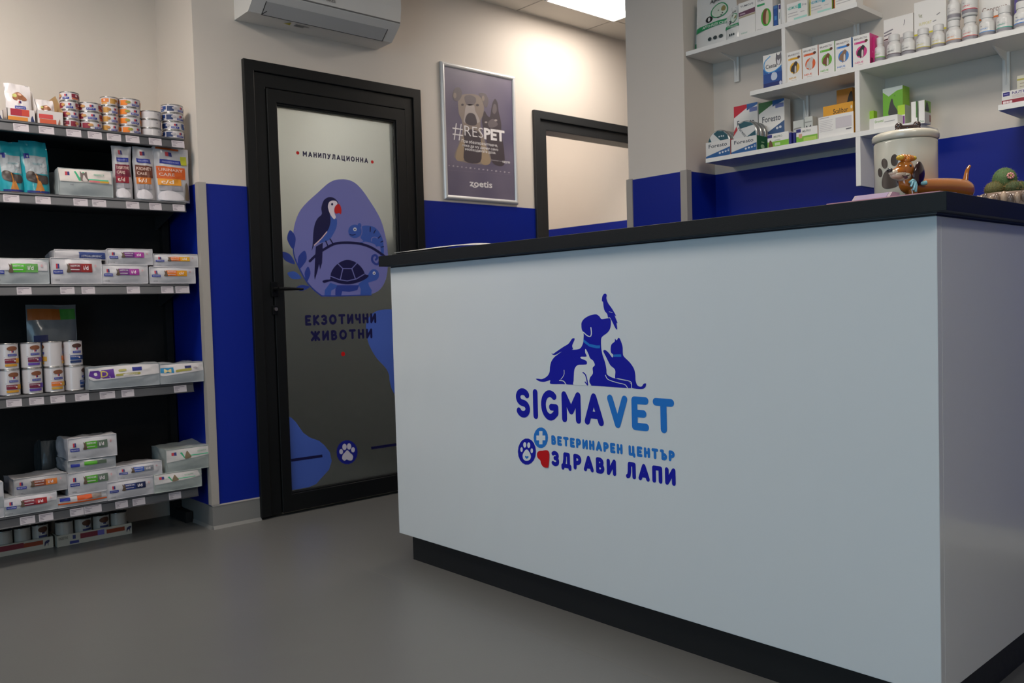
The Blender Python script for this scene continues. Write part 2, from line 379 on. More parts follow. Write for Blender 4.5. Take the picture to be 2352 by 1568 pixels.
S([(1000, 790), (1005, 840), (990, 890)], 7, LAV, .0013, True); S([(1100, 930), (1105, 900), (1135, 890), (1160, 900)], 8, LAV, .0013, True)
for q in (((1090, 790), (1088, 835)), ((1140, 820), (1125, 850)), ((1190, 880), (1170, 900)), ((1215, 930), (1195, 940)), ((1222, 985), (1200, 990))): S(q, 9, NAVY, .0013)
S([(1200, 1080), (1170, 1155), (1135, 1155), (1108, 1120), (1115, 1080), (1145, 1072), (1160, 1095), (1145, 1115)], 22, INDIGO, .0011, True)
P([(690, 1345), (760, 1370), (745, 1400), (700, 1425), (695, 1475), (632, 1475), (635, 1420)], MIDB, .0006, False)
P([(760, 1370), (980, 1370), (960, 1420), (880, 1438), (810, 1430), (800, 1475), (740, 1470), (740, 1410)], INDIGO, .0006, False)
P([(970, 1360), (1030, 1310), (1085, 1240), (1150, 1320), (1070, 1345), (1080, 1380), (1105, 1420), (1100, 1468), (990, 1468), (995, 1410)], MIDB, .0007, False)
b.art(lambda x, y, o: F(x, y, o), [('e', 1126, 1268, 52, 58, MIDB), ('e', 1128, 1250, 14, 16, '#e8e8f0'), ('e', 1128, 1251, 6, 8, NAVY)], 1, 1, .0009)
P([(690, 1285), (700, 1240), (730, 1190), (780, 1145), (850, 1118), (920, 1130), (980, 1170), (1020, 1220), (1040, 1262), (1075, 1275), (1040, 1310), (960, 1345), (870, 1362), (780, 1352), (700, 1330), (630, 1348), (612, 1328), (650, 1315), (688, 1312)], NAVY, .0011)
for q in (((690, 1280), (780, 1315), (860, 1328), (950, 1308), (1030, 1260)), ((765, 1155), (815, 1205), (905, 1205), (955, 1150)), ((815, 1205), (790, 1312)), ((905, 1205), (940, 1305))): S(q, 9, LAV, .0013)
S([(600, 1478), (800, 1478), (1100, 1468)], 12, INDIGO, .0006)
S([(318, 960), (330, 1080), (380, 1200), (450, 1330), (530, 1420), (605, 1478)], 13, INDIGO, .0007, True)
for (tx, ty), (bx, by), w_, c in (((288, 820), (318, 1010), 38, INDIGO), ((203, 1038), (335, 1160), 34, INDIGO), ((434, 1026), (380, 1205), 38, INDIGO), ((468, 1185), (455, 1335), 26, INDIGO), ((262, 1248), (400, 1300), 34, MIDB), ((340, 1405), (485, 1388), 26, INDIGO)):
    dx, dy = bx-tx, by-ty; l = math.hypot(dx, dy); nx, ny = -dy/l*w_, dx/l*w_
    P([(tx, ty), (tx+dx*.3+nx, ty+dy*.3+ny), (tx+dx*.6+nx, ty+dy*.6+ny), (bx, by), (tx+dx*.6-nx, ty+dy*.6-ny), (tx+dx*.3-nx, ty+dy*.3-ny)], c, .0008)
F = doorF(600, 680, .33166)
P([(795, 105), (840, 93), (900, 91), (990, 91), (990, 720), (915, 665), (890, 590), (885, 545), (860, 495), (800, 430), (755, 355), (735, 295), (724, 205), (750, 140)], SKY, .0005)
P([(184, 838), (205, 838), (240, 872), (290, 945), (340, 980), (400, 1000), (440, 1035), (475, 1080), (488, 1140), (470, 1200), (420, 1255), (380, 1300), (330, 1322), (211, 1343)], SKY, .0005, False)
for q in (((206, 1136), (423, 1105)), ((761, 1052), (990, 1018))): b.stroke(F, q, 19, ink(NAVY), .0008, cap=False)
b.art(lambda x, y, o: F(x, y, o), [('e', 594, 1080, 73, 84, '#1a2390'), ('e', 553, 1076, 13, 18, '#e3dbe6'), ('e', 576, 1043, 15, 22, '#e3dbe6'), ('e', 608, 1040, 15, 22, '#e3dbe6'), ('e', 635, 1063, 13, 18, '#e3dbe6'), ('e', 566, 400, 14, 16, '#c41212'),
    ('P', [(595, 1066), (615, 1085), (634, 1105), (628, 1134), (605, 1136), (592, 1130), (575, 1138), (560, 1125), (563, 1100), (578, 1082)], '#e3dbe6')], 1, 1, .0007)

# rounded lettering drawn as strokes
def arc(cx, cy, rx, ry, a0, a1, n=9): return [(cx+rx*math.cos(math.radians(a0+(a1-a0)*i/n)), cy+ry*math.sin(math.radians(a0+(a1-a0)*i/n))) for i in range(n+1)]
BOWL = lambda x, y0, y1, w: [(x, y1), (x+w-(y1-y0)/2*.9, y1)]+arc(x+w-(y1-y0)/2*.9, (y0+y1)/2, (y1-y0)/2*.9, (y1-y0)/2, 90, -90)+[(x, y0)]
GL = {
 'S': (.5, [arc(.25, .75, .25, .25, 25, 270, 12)[:]+arc(.25, .25, .25, .25, 90, -155, 12)]),
 'I': (0, [[(0, 0), (0, 1)]]), 'G': (.62, [arc(.33, .5, .33, .5, 50, 310, 16)+[(.62, .2), (.62, .43), (.4, .43)]]),
 'M': (.66, [[(0, 0), (0, 1), (.33, .35), (.66, 1), (.66, 0)]]), 'A': (.62, [[(0, 0), (.31, 1), (.62, 0)], [(.11, .27), (.51, .27)]]),
 'V': (.62, [[(0, 1), (.31, 0), (.62, 1)]]), 'E': (.45, [[(.45, 1), (0, 1), (0, 0), (.45, 0)], [(0, .5), (.36, .5)]]), 'T': (.58, [[(0, 1), (.58, 1)], [(.29, 1), (.29, 0)]]),
 'В': (.46, [[(0, 0), (0, 1)], BOWL(0, .52, 1, .4), BOWL(0, 0, .52, .46)]), 'Р': (.46, [[(0, 0), (0, 1)], BOWL(0, .42, 1, .46)]),
 'И': (.52, [[(0, 1), (0, 0), (.52, 1), (.52, 0)]]), 'Н': (.5, [[(0, 0), (0, 1)], [(.5, 0), (.5, 1)], [(0, .5), (.5, .5)]]),
 'Ц': (.62, [[(0, 1), (0, 0), (.62, 0), (.62, -.22)], [(.5, 0), (.5, 1)]]), 'Ъ': (.62, [[(0, 1), (.2, 1), (.2, 0)], BOWL(.2, 0, .55, .42)]),
 'З': (.44, [arc(.18, .76, .24, .24, 140, -90, 10)+arc(.18, .27, .27, .27, 90, -140, 10)]),
 'Д': (.68, [[(0, -.2), (0, 0), (.68, 0), (.68, -.2)], [(.1, 0), (.2, .55), (.22, 1), (.56, 1), (.56, 0)]]),
 'Л': (.54, [[(0, 0), (.1, .05), (.16, .4), (.18, 1), (.54, 1), (.54, 0)]]), 'П': (.5, [[(0, 0), (0, 1), (.5, 1), (.5, 0)]]),
 'К': (.48, [[(0, 0), (0, 1)], [(.46, 1), (.04, .5), (.48, 0)]]), 'О': (.66, [arc(.33, .5, .33, .5, 0, 360, 20)]), 'Ч': (.46, [[(0, 1), (0, .62), (.1, .42), (.46, .42)], [(.46, 1), (.46, 0)]]),
 'Ж': (.8, [[(.4, 0), (.4, 1)], [(0, 1), (.36, .5), (0, 0)], [(.8, 1), (.44, .5), (.8, 0)]]), 'У': (.54, [[(0, 1), (.29, .4)], [(.54, 1), (.2, 0), (.04, 0)]]),
 ' ': (.12, [])}
for a, c in zip('АЕТМ', 'AETM'): GL[a] = GL[c]
def letters(b, F, s, x0, x1, z0, z1, t, m, off=.0006, gap=.2):
    """s set between x0 and x1 with cap height z0..z1 and stroke thickness t (metres); m may be a list, one material per letter"""
    n = len(s); h = z1-z0-t; ws = [GL[c][0] for c in s]; k = t/h
    tot = sum(ws)+(n-1)*(gap+k)
    sx = (x1-x0-t)/tot; x = x0+t/2
    for i, c in enumerate(s):
        for st in GL[c][1]: b.stroke(F, [(x+p[0]*sx, z0+t/2+p[1]*h) for p in st], t, m[i] if isinstance(m, list) else m, off)
        x += (ws[i]+gap+k)*sx
FY = lambda x, y, o: (x, YG-o, y)
def row(p0, p1, p2, ax, v):
    """left, right, lower and upper limits on the plane from three pixels: lower left, upper left, right"""
    a, c, d = on(*p0, ax, v), on(*p1, ax, v), on(*p2, ax, v)
    return (a.x if ax else -a.y), (d.x if ax else -d.y), a.z, c.z
x0, x1, z0, z1 = row((695.5, 359), (695.5, 346.5), (845, 368), 1, YG); letters(b, FY, 'МАНИПУЛАЦИОННА', x0, x1, z0, z1, .006, ink('#22244a'), gap=.22)
b.art(FY, [('e', x0-.027, (z0+z1)/2+.001, .0085, .0085, '#c41212'), ('e', x1+.026, (z0+z1)/2-.004, .0085, .0085, '#c41212')], 1, 1, .0006)
x0, x1, z0, z1 = row((701, 748), (701, 723.5), (864, 730), 1, YG); letters(b, FY, 'ЕКЗОТИЧНИ', x0, x1, z0, z1, .013, ink(NAVY), gap=.16)
x0, x1, z0, z1 = row((714, 784), (714, 760), (855, 765), 1, YG); letters(b, FY, 'ЖИВОТНИ', x0, x1, z0, z1, .013, ink(NAVY), gap=.16)
part(b, 'glass_artwork', gl)
# lever handle and keyhole
b = MB(); m = mat('#17181a', .3, metal=.6)
hx, hz = on(630, 664, 1, YA-.02).x, on(630, 664, 1, YA-.02).z
b.box(hx-.016, hx+.016, YA-.026, YA-.0165, hz-.035, hz+.035, m)
b.tube([(hx, YA-.02, hz), (hx, YA-.07, hz)], .009, m); b.tube([(hx-.004, YA-.07, hz), (hx+.05, YA-.072, hz), (hx+.125, YA-.068, hz-.002)], [.010, .009, .006], m)
part(b, 'handle', d1, bev=.002)
b = MB(); kz = on(630, 712, 1, YA-.02).z; b.box(hx-.013, hx+.013, YA-.024, YA-.0165, kz-.022, kz+.022, m); b.tube([(hx, YA-.024, kz+.004), (hx, YA-.034, kz+.004)], .0085, mat('#b0aca4', .3, metal=1), 14); part(b, 'lock', d1, bev=.002)

d2 = thing('door_2', 'dark frame of the open doorway beside the pillar', 'door', (3.64, YA, 0)); d2['kind'] = 'structure'
b = MB(); ring(b, 3.64, 4.80, .0, 2.158, .05, .05, .05, 0, YA-.02, YA+.14, mat('#2b2d2f', .4)); part(b, 'door_frame', d2, bev=.003)
b = MB(); ring(b, 3.69, 4.75, .0, 2.108, .06, .03, .06, 0, YA-.006, YA+.12, mat('#2b2d2f', .4)); part(b, 'door_stop', d2, bev=.003)

# ------------------------------------------------------------------ reception counter
XC, Y1, Y2, ZB, ZT, ZTT = 1.885, .7514, 2.789, .1002, 1.132, 1.178
ct = thing('reception_counter', 'large white reception counter with dark grey top and blue animal logo', 'counter', (XC, Y1, 0))
GLOSS = mat('#d5d9da', .22, coat=.35, bump=.004, scale=8)
b = MB(); b.box(XC, XC+.022, Y1, Y2, ZB, ZT, GLOSS); fp = part(b, 'front_panel', ct, bev=.0015)
b = MB(); b.box(XC+.022, 2.95, Y1, Y1+.022, ZB, ZT, GLOSS); part(b, 'side_panel', ct, bev=.0015)
b = MB(); b.box(XC+.022, 2.42, Y2-.022, Y2, ZB, ZT, GLOSS); part(b, 'end_panel', ct, bev=.0015)
TOP = mat('#15191b', .45, bump=.08, scale=500, spec=.3)
b = MB(); b.box(1.855, 2.45, .72, 2.823, 1.1385, ZTT, TOP); b.box(2.45, 2.98, .72, 1.32, 1.1385, ZTT, TOP); part(b, 'countertop', ct, bev=.0012)
b = MB(); b.box(XC+.0015, 2.94, Y1+.0015, Y2-.003, 1.1321, 1.1384, mat('#191b1d', .5)); b.box(XC-.001, 2.94, Y1-.001, Y2-.002, 1.1360, 1.1384, mat('#6c7276', .35, metal=.5)); part(b, 'trim_strip', ct)
PL = mat('#15181a', .4)
b = MB(); b.box(1.912, 2.40, .772, 2.738, 0, ZB, PL); b.box(2.40, 2.93, .772, 1.25, 0, ZB, PL); part(b, 'plinth', ct)
b = MB()
DK, LT, RD = '#0c159c', '#1f72c4', '#c01015'
def F(x, y, o):
    p = on(1150+x*.31892, 650+y*.31892, 0, XC); return (XC-o, p.y, p.z)
WH = '#d5d9da'
P([(790, 256), (794, 300), (785, 335), (765, 360), (740, 378), (724, 402), (725, 470), (735, 520), (752, 570), (762, 620), (766, 655), (800, 678), (860, 695), (915, 708), (940, 728), (942, 752), (915, 756), (780, 746), (652, 738), (600, 734), (530, 732), (478, 729), (440, 727), (360, 725), (358, 700), (340, 704), (310, 711), (278, 706), (254, 690), (270, 688), (300, 690), (335, 670), (352, 640), (356, 600), (365, 565), (385, 535), (410, 515), (440, 495), (480, 482), (520, 480), (560, 475), (580, 462), (594, 430), (597, 400), (597, 358), (585, 335), (582, 305), (584, 282), (600, 258), (630, 238), (660, 228), (690, 225), (712, 240), (726, 258), (760, 255)], DK, .0004)
P([(360, 488), (366, 503), (380, 508), (400, 494), (450, 460), (490, 435), (515, 400), (534, 402), (515, 450), (520, 476), (470, 490), (430, 497), (395, 516), (372, 513)], DK, .00055)
P([(612, 473), (632, 508), (645, 540), (668, 560), (679, 590), (663, 610), (665, 650), (645, 680), (640, 712), (652, 739), (600, 735), (528, 733), (527, 700), (530, 640), (537, 610), (558, 590), (600, 587), (621, 583), (618, 560), (580, 542), (580, 530), (620, 528), (610, 500)], WH, .0007)
S([(594, 643), (612, 660), (622, 695), (628, 733)], 8, DK, .0009, True); S([(610, 712), (626, 732)], 8, DK, .0009)
S([(458, 626), (457, 660), (435, 692)], 4, WH, .0008, True); S([(425, 700), (455, 706), (472, 730)], 6, WH, .0008, True)
S([(598, 354), (625, 378), (647, 383), (655, 360), (651, 320)], 7, WH, .0008, True)
S([(756, 662), (775, 693), (840, 716), (895, 730), (915, 755)], 5, WH, .0008, True)
P([(597, 402), (640, 437), (690, 448), (718, 448), (716, 469), (690, 469), (640, 457), (597, 424)], LT, .0008, False)
P([(793, 470), (800, 440), (822, 420), (824, 400), (836, 411), (848, 394), (860, 402), (878, 455), (880, 500), (888, 528), (930, 570), (960, 615), (970, 660), (973, 705), (988, 738), (1015, 744), (1030, 725), (1048, 723), (1041, 750), (1015, 762), (948, 754), (940, 722), (900, 702), (850, 684), (825, 682), (825, 625), (790, 590), (762, 535), (740, 490), (755, 482), (777, 500), (805, 535), (810, 515), (796, 500)], DK, .0006)
S([(942, 752), (944, 725), (930, 706), (860, 690)], 5, WH, .0008, True)
P([(812, 514), (868, 512), (870, 530), (814, 530)], LT, .0008, False)
P([(730, 130), (732, 100), (745, 78), (760, 78), (765, 90), (762, 110), (775, 145), (800, 180), (832, 235), (822, 234), (843, 288), (835, 286), (840, 332), (826, 322), (790, 250), (775, 248), (768, 222), (750, 200), (742, 170), (738, 135)], DK, .0006)
S([(782, 206), (805, 211)], 4, WH, .0008)
b.art(F, [('e', 290, 1113, 52, 75, LT), ('r', 278, 1065, 302, 1160, WH), ('r', 258, 1097, 322, 1131, WH), ('e', 190, 1212, 65, 95, DK), ('e', 152, 1198, 9, 17, WH), ('e', 175, 1164, 11, 20, WH), ('e', 204, 1166, 11, 20, WH), ('e', 226, 1206, 9, 17, WH),
    ('P', [(190, 1196), (208, 1215), (220, 1245), (212, 1270), (190, 1278), (168, 1270), (160, 1240), (172, 1212)], WH), ('P', [(190, 1264), (178, 1252), (180, 1243), (190, 1247), (200, 1244), (203, 1254)], LT),
    ('p', smooth_pts([(349, 1212), (300, 1206), (275, 1210), (264, 1228), (268, 1255), (288, 1276), (293, 1298), (310, 1322), (332, 1328), (347, 1316)]), RD)], 1, 1, .0005)
FX = lambda x, y, o: (XC-o, -x, y)
def rowc(l0, l1, r): return row(l0, l1, r, 0, XC)
m1, m2 = ink(DK), ink(LT)
x0, x1, z0, z1 = rowc((1186.5, 957), (1186.5, 890), (1549, 950)); letters(b, FX, 'SIGMAVET', x0, x1, z0, z1, .0215, [m1]*5+[m2]*3, gap=.12)
x0, x1, z0, z1 = rowc((1267, 1020.5), (1267, 999), (1550, 1045)); letters(b, FX, 'ВЕТЕРИНАРЕН ЦЕНТЪР', x0, x1, z0, z1, .0085, m2, gap=.14)
x0, x1, z0, z1 = rowc((1268, 1069), (1268, 1034), (1552, 1095)); letters(b, FX, 'ЗДРАВИ ЛАПИ', x0, x1, z0, z1, .0128, m1, gap=.14)
part(b, 'logo', fp)

# ------------------------------------------------------------------ air conditioner
ac = thing('air_conditioner', 'white wall air conditioner mounted above the frosted glass door', 'air conditioner', (1.767, YA, 2.32))
AW = mat('#e2dfda', .4)
b = MB(); b.prism([(YA, 2.322), (3.669, 2.325), (3.612, 2.374), (3.590, 2.395), (3.578, 2.47), (3.580, 2.59), (3.60, 2.615), (YA, 2.62)], 1.767, 2.537, AW); part(b, 'casing', ac, bev=.003)
b = MB(); b.prism([(3.6672, 2.3235), (3.6172, 2.367), (3.6155, 2.3655), (3.6655, 2.322)], 1.835, 2.475, mat('#bdbcba', .4)); part(b, 'air_flap', ac)
b = MB(); b.prism([(3.669, 2.3235), (3.6665, 2.3235), (3.6665, 2.3205), (3.669, 2.3205)], 1.83, 2.48, BLACK); b.box(1.829, 1.832, 3.616, 3.668, 2.321, 2.323, BLACK)
b.prism([(3.670, 2.322), (3.617, 2.3675), (3.616, 2.3665), (3.669, 2.321)], 1.8305, 1.833, BLACK); b.prism([(3.670, 2.322), (3.617, 2.3675), (3.616, 2.3665), (3.669, 2.321)], 2.477, 2.4795, BLACK)
b.prism([(3.5895, 2.398), (3.5875, 2.398), (3.5865, 2.404), (3.5885, 2.404)], 1.77, 2.534, mat('#6f6c69', .5)); part(b, 'seam', ac)
b = MB(); b.art(lambda x, y, o: (x, 3.5779-o, y), [('t', 2.112, 2.4185, .017, '#6f6b67', 'GREE', .052)], 1, 1, .0006); part(b, 'badge', ac)
b = MB(); b.art(lambda x, y, o: (x, y, 2.3232-o), [('p', [(1.965, 3.72), (1.99, 3.69), (2.0, 3.725)], '#c9b818'), ('r', 2.02, 3.70, 2.09, 3.712, '#8a8683'), ('r', 2.02, 3.717, 2.07, 3.727, '#8a8683')], 1, 1, .001); part(b, 'warning_sticker', ac)

# ------------------------------------------------------------------ poster
PX0, PX1, PZ0, PZ1 = 2.944, 3.496, 1.577, 2.332
po = thing('poster', 'silver framed purple grey poster of two dogs hung beside the frosted door', 'poster', (PX0, YA, PZ0))
SIL = mat('#dcdcdc', .35, metal=.35)
b = MB(); w = .024
prof = [(-.0, 0), (-.010, .001), (-.016, .006), (-.018, .012), (-.016, .019), (-.010, .024), (0, .024)]
def bar(x0, z0, x1, z1, ang):
    n = len(prof); d = Vector((x1-x0, 0, z1-z0)).normalized(); nrm = Vector((-d.z, 0, d.x)); vs = []
    for (px, pz, s) in ((x0, z0, 1), (x1, z1, -1)):
        for q in prof: v = Vector((px, YA-.001+q[0], pz))+nrm*q[1]+d*(s*q[1]); vs.append(v)
    b.add(vs, [(i, (i+1) % n, n+(i+1) % n, n+i) for i in range(n)], SIL, False)
bar(PX0, PZ0, PX1, PZ0, 0); bar(PX1, PZ0, PX1, PZ1, 0); bar(PX1, PZ1, PX0, PZ1, 0); bar(PX0, PZ1, PX0, PZ0, 0)
part(b, 'poster_frame', po)
pm = D.materials.new('printed_poster'); pm.use_nodes = True; nt = pm.node_tree; bs = nt.nodes['Principled BSDF']; bs.inputs['Roughness'].default_value = .3; bs.inputs['Coat Weight'].default_value = .3
tc = nt.nodes.new('ShaderNodeTexCoord'); no = nt.nodes.new('ShaderNodeTexNoise'); no.inputs['Scale'].default_value = 2.2; cr = nt.nodes.new('ShaderNodeValToRGB')
cr.color_ramp.elements[0].position = .3; cr.color_ramp.elements[0].color = lin('#57536c'); cr.color_ramp.elements[1].position = .75; cr.color_ramp.elements[1].color = lin('#8a8190')
nt.links.new(tc.outputs['Object'], no.inputs[0]); nt.links.new(no.outputs[0], cr.inputs[0]); nt.links.new(cr.outputs[0], bs.inputs['Base Color'])
b = MB(); b.box(PX0+.022, PX1-.022, YA-.008, YA-.001, PZ0+.022, PZ1-.022, pm)
YPO = YA-.008
def F(x, y, o):
    p = on(1000+x*.22321, 130+y*.22321, 1, YPO); return (p.x, YPO-o, p.z)
FD, TAN, DKB, GRY, PALE = '#8d8078', '#a08c74', '#4a4248', '#6d6468', '#a79d9a'
P([(235, 440), (270, 395), (350, 385), (430, 395), (480, 440), (500, 520), (490, 600), (465, 660), (470, 760), (520, 900), (560, 1100), (215, 1060), (240, 900), (280, 760), (270, 650), (240, 580)], FD, .0003)
P([(215, 1060), (225, 960), (290, 830), (300, 950), (290, 1065)], TAN, .0005); P([(450, 850), (500, 900), (548, 1000), (560, 1100), (470, 1090)], TAN, .0005)
P([(300, 760), (440, 770), (470, 900), (460, 1085), (300, 1070), (300, 900)], DKB, .0006)
P([(175, 400), (195, 335), (235, 315), (268, 350), (268, 410), (235, 455), (195, 450)], GRY, .0006); P([(445, 385), (480, 372), (520, 390), (545, 450), (530, 520), (500, 505), (475, 430)], GRY, .0006)
P([(300, 410), (350, 395), (410, 420), (415, 470), (380, 500), (330, 500), (305, 460)], GRY, .0006)
P([(320, 500), (395, 500), (410, 560), (450, 640), (440, 680), (300, 680), (300, 600)], PALE, .0006)
P([(330, 590), (370, 580), (405, 600), (425, 660), (420, 700), (380, 710), (320, 690), (305, 650)], DKB, .0008)
b.art(F, [('e', 278, 495, 14, 11, DKB), ('e', 432, 498, 16, 12, DKB), ('e', 200, 400, 16, 30, FD), ('e', 490, 430, 14, 28, FD)], 1, 1, .0009)
P([(575, 540), (590, 470), (615, 435), (640, 480), (650, 560), (675, 680), (680, 800), (705, 950), (705, 1115), (600, 1105), (560, 1000), (520, 850), (480, 680), (490, 600), (505, 560), (530, 600), (560, 620)], DKB, .0005)
P([(585, 560), (600, 490), (625, 500), (630, 560), (605, 590)], GRY, .0007); P([(540, 680), (590, 640), (640, 690), (620, 720), (560, 730)], GRY, .0007)
b.art(F, [('e', 520, 675, 14, 9, PALE), ('e', 620, 655, 16, 10, PALE)], 1, 1, .0009)
QX = lambda fx: PX0+(PX1-PX0)*fx
FP = lambda x, y, o: (x, YPO-o, y)
WT = '#e6e2e4'
def ptext(s, pl, pr, ph, c=WT, bold=.0):
    a, r, t = on(*pl, 1, YPO), on(*pr, 1, YPO), on(*ph, 1, YPO)
    b.art(FP, [('t', a.x, a.z, abs(t.z-a.z), c, s, r.x-a.x, bold)], 1, 1, .0011)
px = lambda x, y: (1000+x*.22321, 130+y*.22321)
ptext('#', px(178, 835), px(282, 800), px(178, 650), bold=-.012); ptext('RES', px(300, 812), px(492, 835), px(300, 700), bold=-.012); ptext('PET', px(500, 842), px(712, 862), px(500, 732), bold=.04)
ptext('При обезпаразитяване,', px(270, 880), px(640, 930), px(270, 850), bold=.01); ptext('нека да му дарим само', px(278, 922), px(645, 965), px(278, 895), bold=.01); ptext('необходимата доза.', px(305, 962), px(622, 1000), px(305, 935), bold=.01)
ptext('zoetis', px(350, 1330), px(585, 1345), px(350, 1262), bold=.02)
S([(368, 1312), (385, 1335), (410, 1345), (440, 1330)], 10, WT, .0012, True)
ptext('Кампания на', px(578, 1068), px(685, 1083), px(578, 1058), '#c9c3cc'); ptext('кауза', px(690, 1090), px(765, 1103), px(690, 1065), bold=.02)
for i in range(15):
    x, y = 140+i*44, 1120+i*5.2
    b.art(F, [('e', x, y, 7+(i % 3)*2, 6+(i % 2)*3, '#a9a2ac')], 1, 1, .0011)
S([(115, 1165), (790, 1215)], 1.5, '#8a8390', .0010)
part(b, 'print', po)

# ------------------------------------------------------------------ shop shelving on the left
RAILM = mat('#5a5b5f', .35, metal=.6, bump=.02, scale=30); SHM = mat('#2a2a2c', .5); TAGM = mat('#c4bbc0', .5); BKP = mat('#060607', .8)
SZ = [1.757, 1.476, 1.114, .674, .203]
gx0, gx1 = .50, 1.512
sh = thing('display_shelving', 'black retail shelving with grey price rails full of pet food', 'shelving', (gx0, 4.2, 0))
b = MB(); b.box(gx0, gx1+.012, 4.20, 4.215, .1, 1.80, BKP); part(b, 'back_panel', sh)
for x in (gx0-.03, gx1+.012):
    b = MB(); b.box(x, x+.03, 4.16, 4.225, 0, 1.83, BKP); b.box(x, x+.03, 4.02, 4.16, 0, .05, BKP); part(b, 'upright', sh)
TAGS = [[(31.6, 67), (90, 125), (153, 187), (202, 234), (246, 278), (289, 320), (342, 371), (394, 423)], [(8, 45), (82, 117), (169, 202), (212, 244), (290, 320), (343, 371), (397, 424)],
        [(39, 73), (139, 172), (188, 219), (292, 322), (371, 399), (404, 436)], [(14, 50), (67, 101), (116, 150), (173, 205), (230, 265), (280, 309), (401, 430)],
        [(45, 80), (89, 122), (161, 193), (194, 234), (266, 295), (306, 335), (390, 418)]]
TY = [300, 455, 665, 905, 1165]
for i, z in enumerate(SZ):
    b = MB(); b.box(gx0, gx1, 3.842, 4.199, z-.028, z, SHM)
    for x in (gx0+.002, gx1-.006): b.prism([(4.199, z-.028), (4.199, z-.09), (4.17, z-.09), (3.95, z-.028)], x, x+.004, SHM)
    s_ = part(b, 'shelf', sh)
    b = MB(); b.prism([(3.842, z+.001), (3.836, z+.002), (3.831, z-.002), (3.830, z-.007), (3.834, z-.012), (3.829, z-.040), (3.824, z-.044), (3.842, z-.045)], gx0, gx1, RAILM, smooth=False); part(b, 'price_rail', s_)
    for a, c in TAGS[i]:
        x0, x1 = on(a, TY[i], 1, 3.826).x, on(c, TY[i], 1, 3.826).x
        b = MB(); zz = z-.042; hh = .031 if c-a < 38 else .036
        b.add([(x0, 3.8295, zz), (x1, 3.8295, zz), (x1, 3.8335, zz+hh), (x0, 3.8335, zz+hh), (x0, 3.8285, zz), (x1, 3.8285, zz), (x1, 3.8325, zz+hh), (x0, 3.8325, zz+hh)], [(0, 1, 2, 3), (4, 7, 6, 5), (4, 5, 1, 0), (7, 3, 2, 6), (4, 0, 3, 7), (5, 6, 2, 1)], TAGM)
        for q, (fz, fl) in enumerate(((.78, .85), (.6, .45), (.42, .3), (.25, .35))):
            yy = 3.8282+.004*fz; b.add([(x0+.004, yy, zz+hh*fz), (x0+(x1-x0)*fl, yy, zz+hh*fz), (x0+(x1-x0)*fl, yy+.0003, zz+hh*(fz+.06)), (x0+.004, yy+.0003, zz+hh*(fz+.06))], [(0, 1, 2, 3)], ink('#6d6670'))
        part(b, 'price_tag', s_)

PILL = '#27348f'
def logo(x, y, s, pill=1):
    """small red and blue emblem with the blue banner under it; s in face height, a = aspect handled by caller"""
    r = [('r', x, y, x+s*.5, y+s*1.0, '#c23a3a'), ('r', x+s*.5, y, x+s, y+s*1.0, '#2a3170'), ('s', [(x+s*.15, y+s*.5), (x+s*.85, y+s*.5)], s*.14, '#e8e4e6')]
    return r
def D_bag(c1, c2, pet='#5b4a3c', txt='', ctext='PRESCRIPTION DIET'):
    return [('r', .095, .60, .125, .78, '#b83a45'), ('r', .125, .60, .155, .78, '#2a3170'), ('r', .04, .40, .22, .54, PILL), ('t', .055, .445, .05, '#d5d5e5', 'PRESCRIPTION', .15), ('r', .33, .46, .58, .80, c1), ('r', .58, .46, .80, .80, c2),
            ('P', [(.29, .46), (.31, .62), (.30, .8), (.33, .74), (.35, .8), (.36, .62), (.37, .46)], pet), ('t', .37, .68, .07, '#dcd6da', 'DIGESTIVE CARE', .18), ('t', .62, .56, .16, '#eee6ea', txt or 'i/d', .1), ('s', [(.37, .56), (.53, .56)], .03, '#c9c3c8'), ('t', .06, .12, .07, '#66666c', '1.5 KG', .09), ('e', .87, .72, .02, .06, '#c9a0a4')]

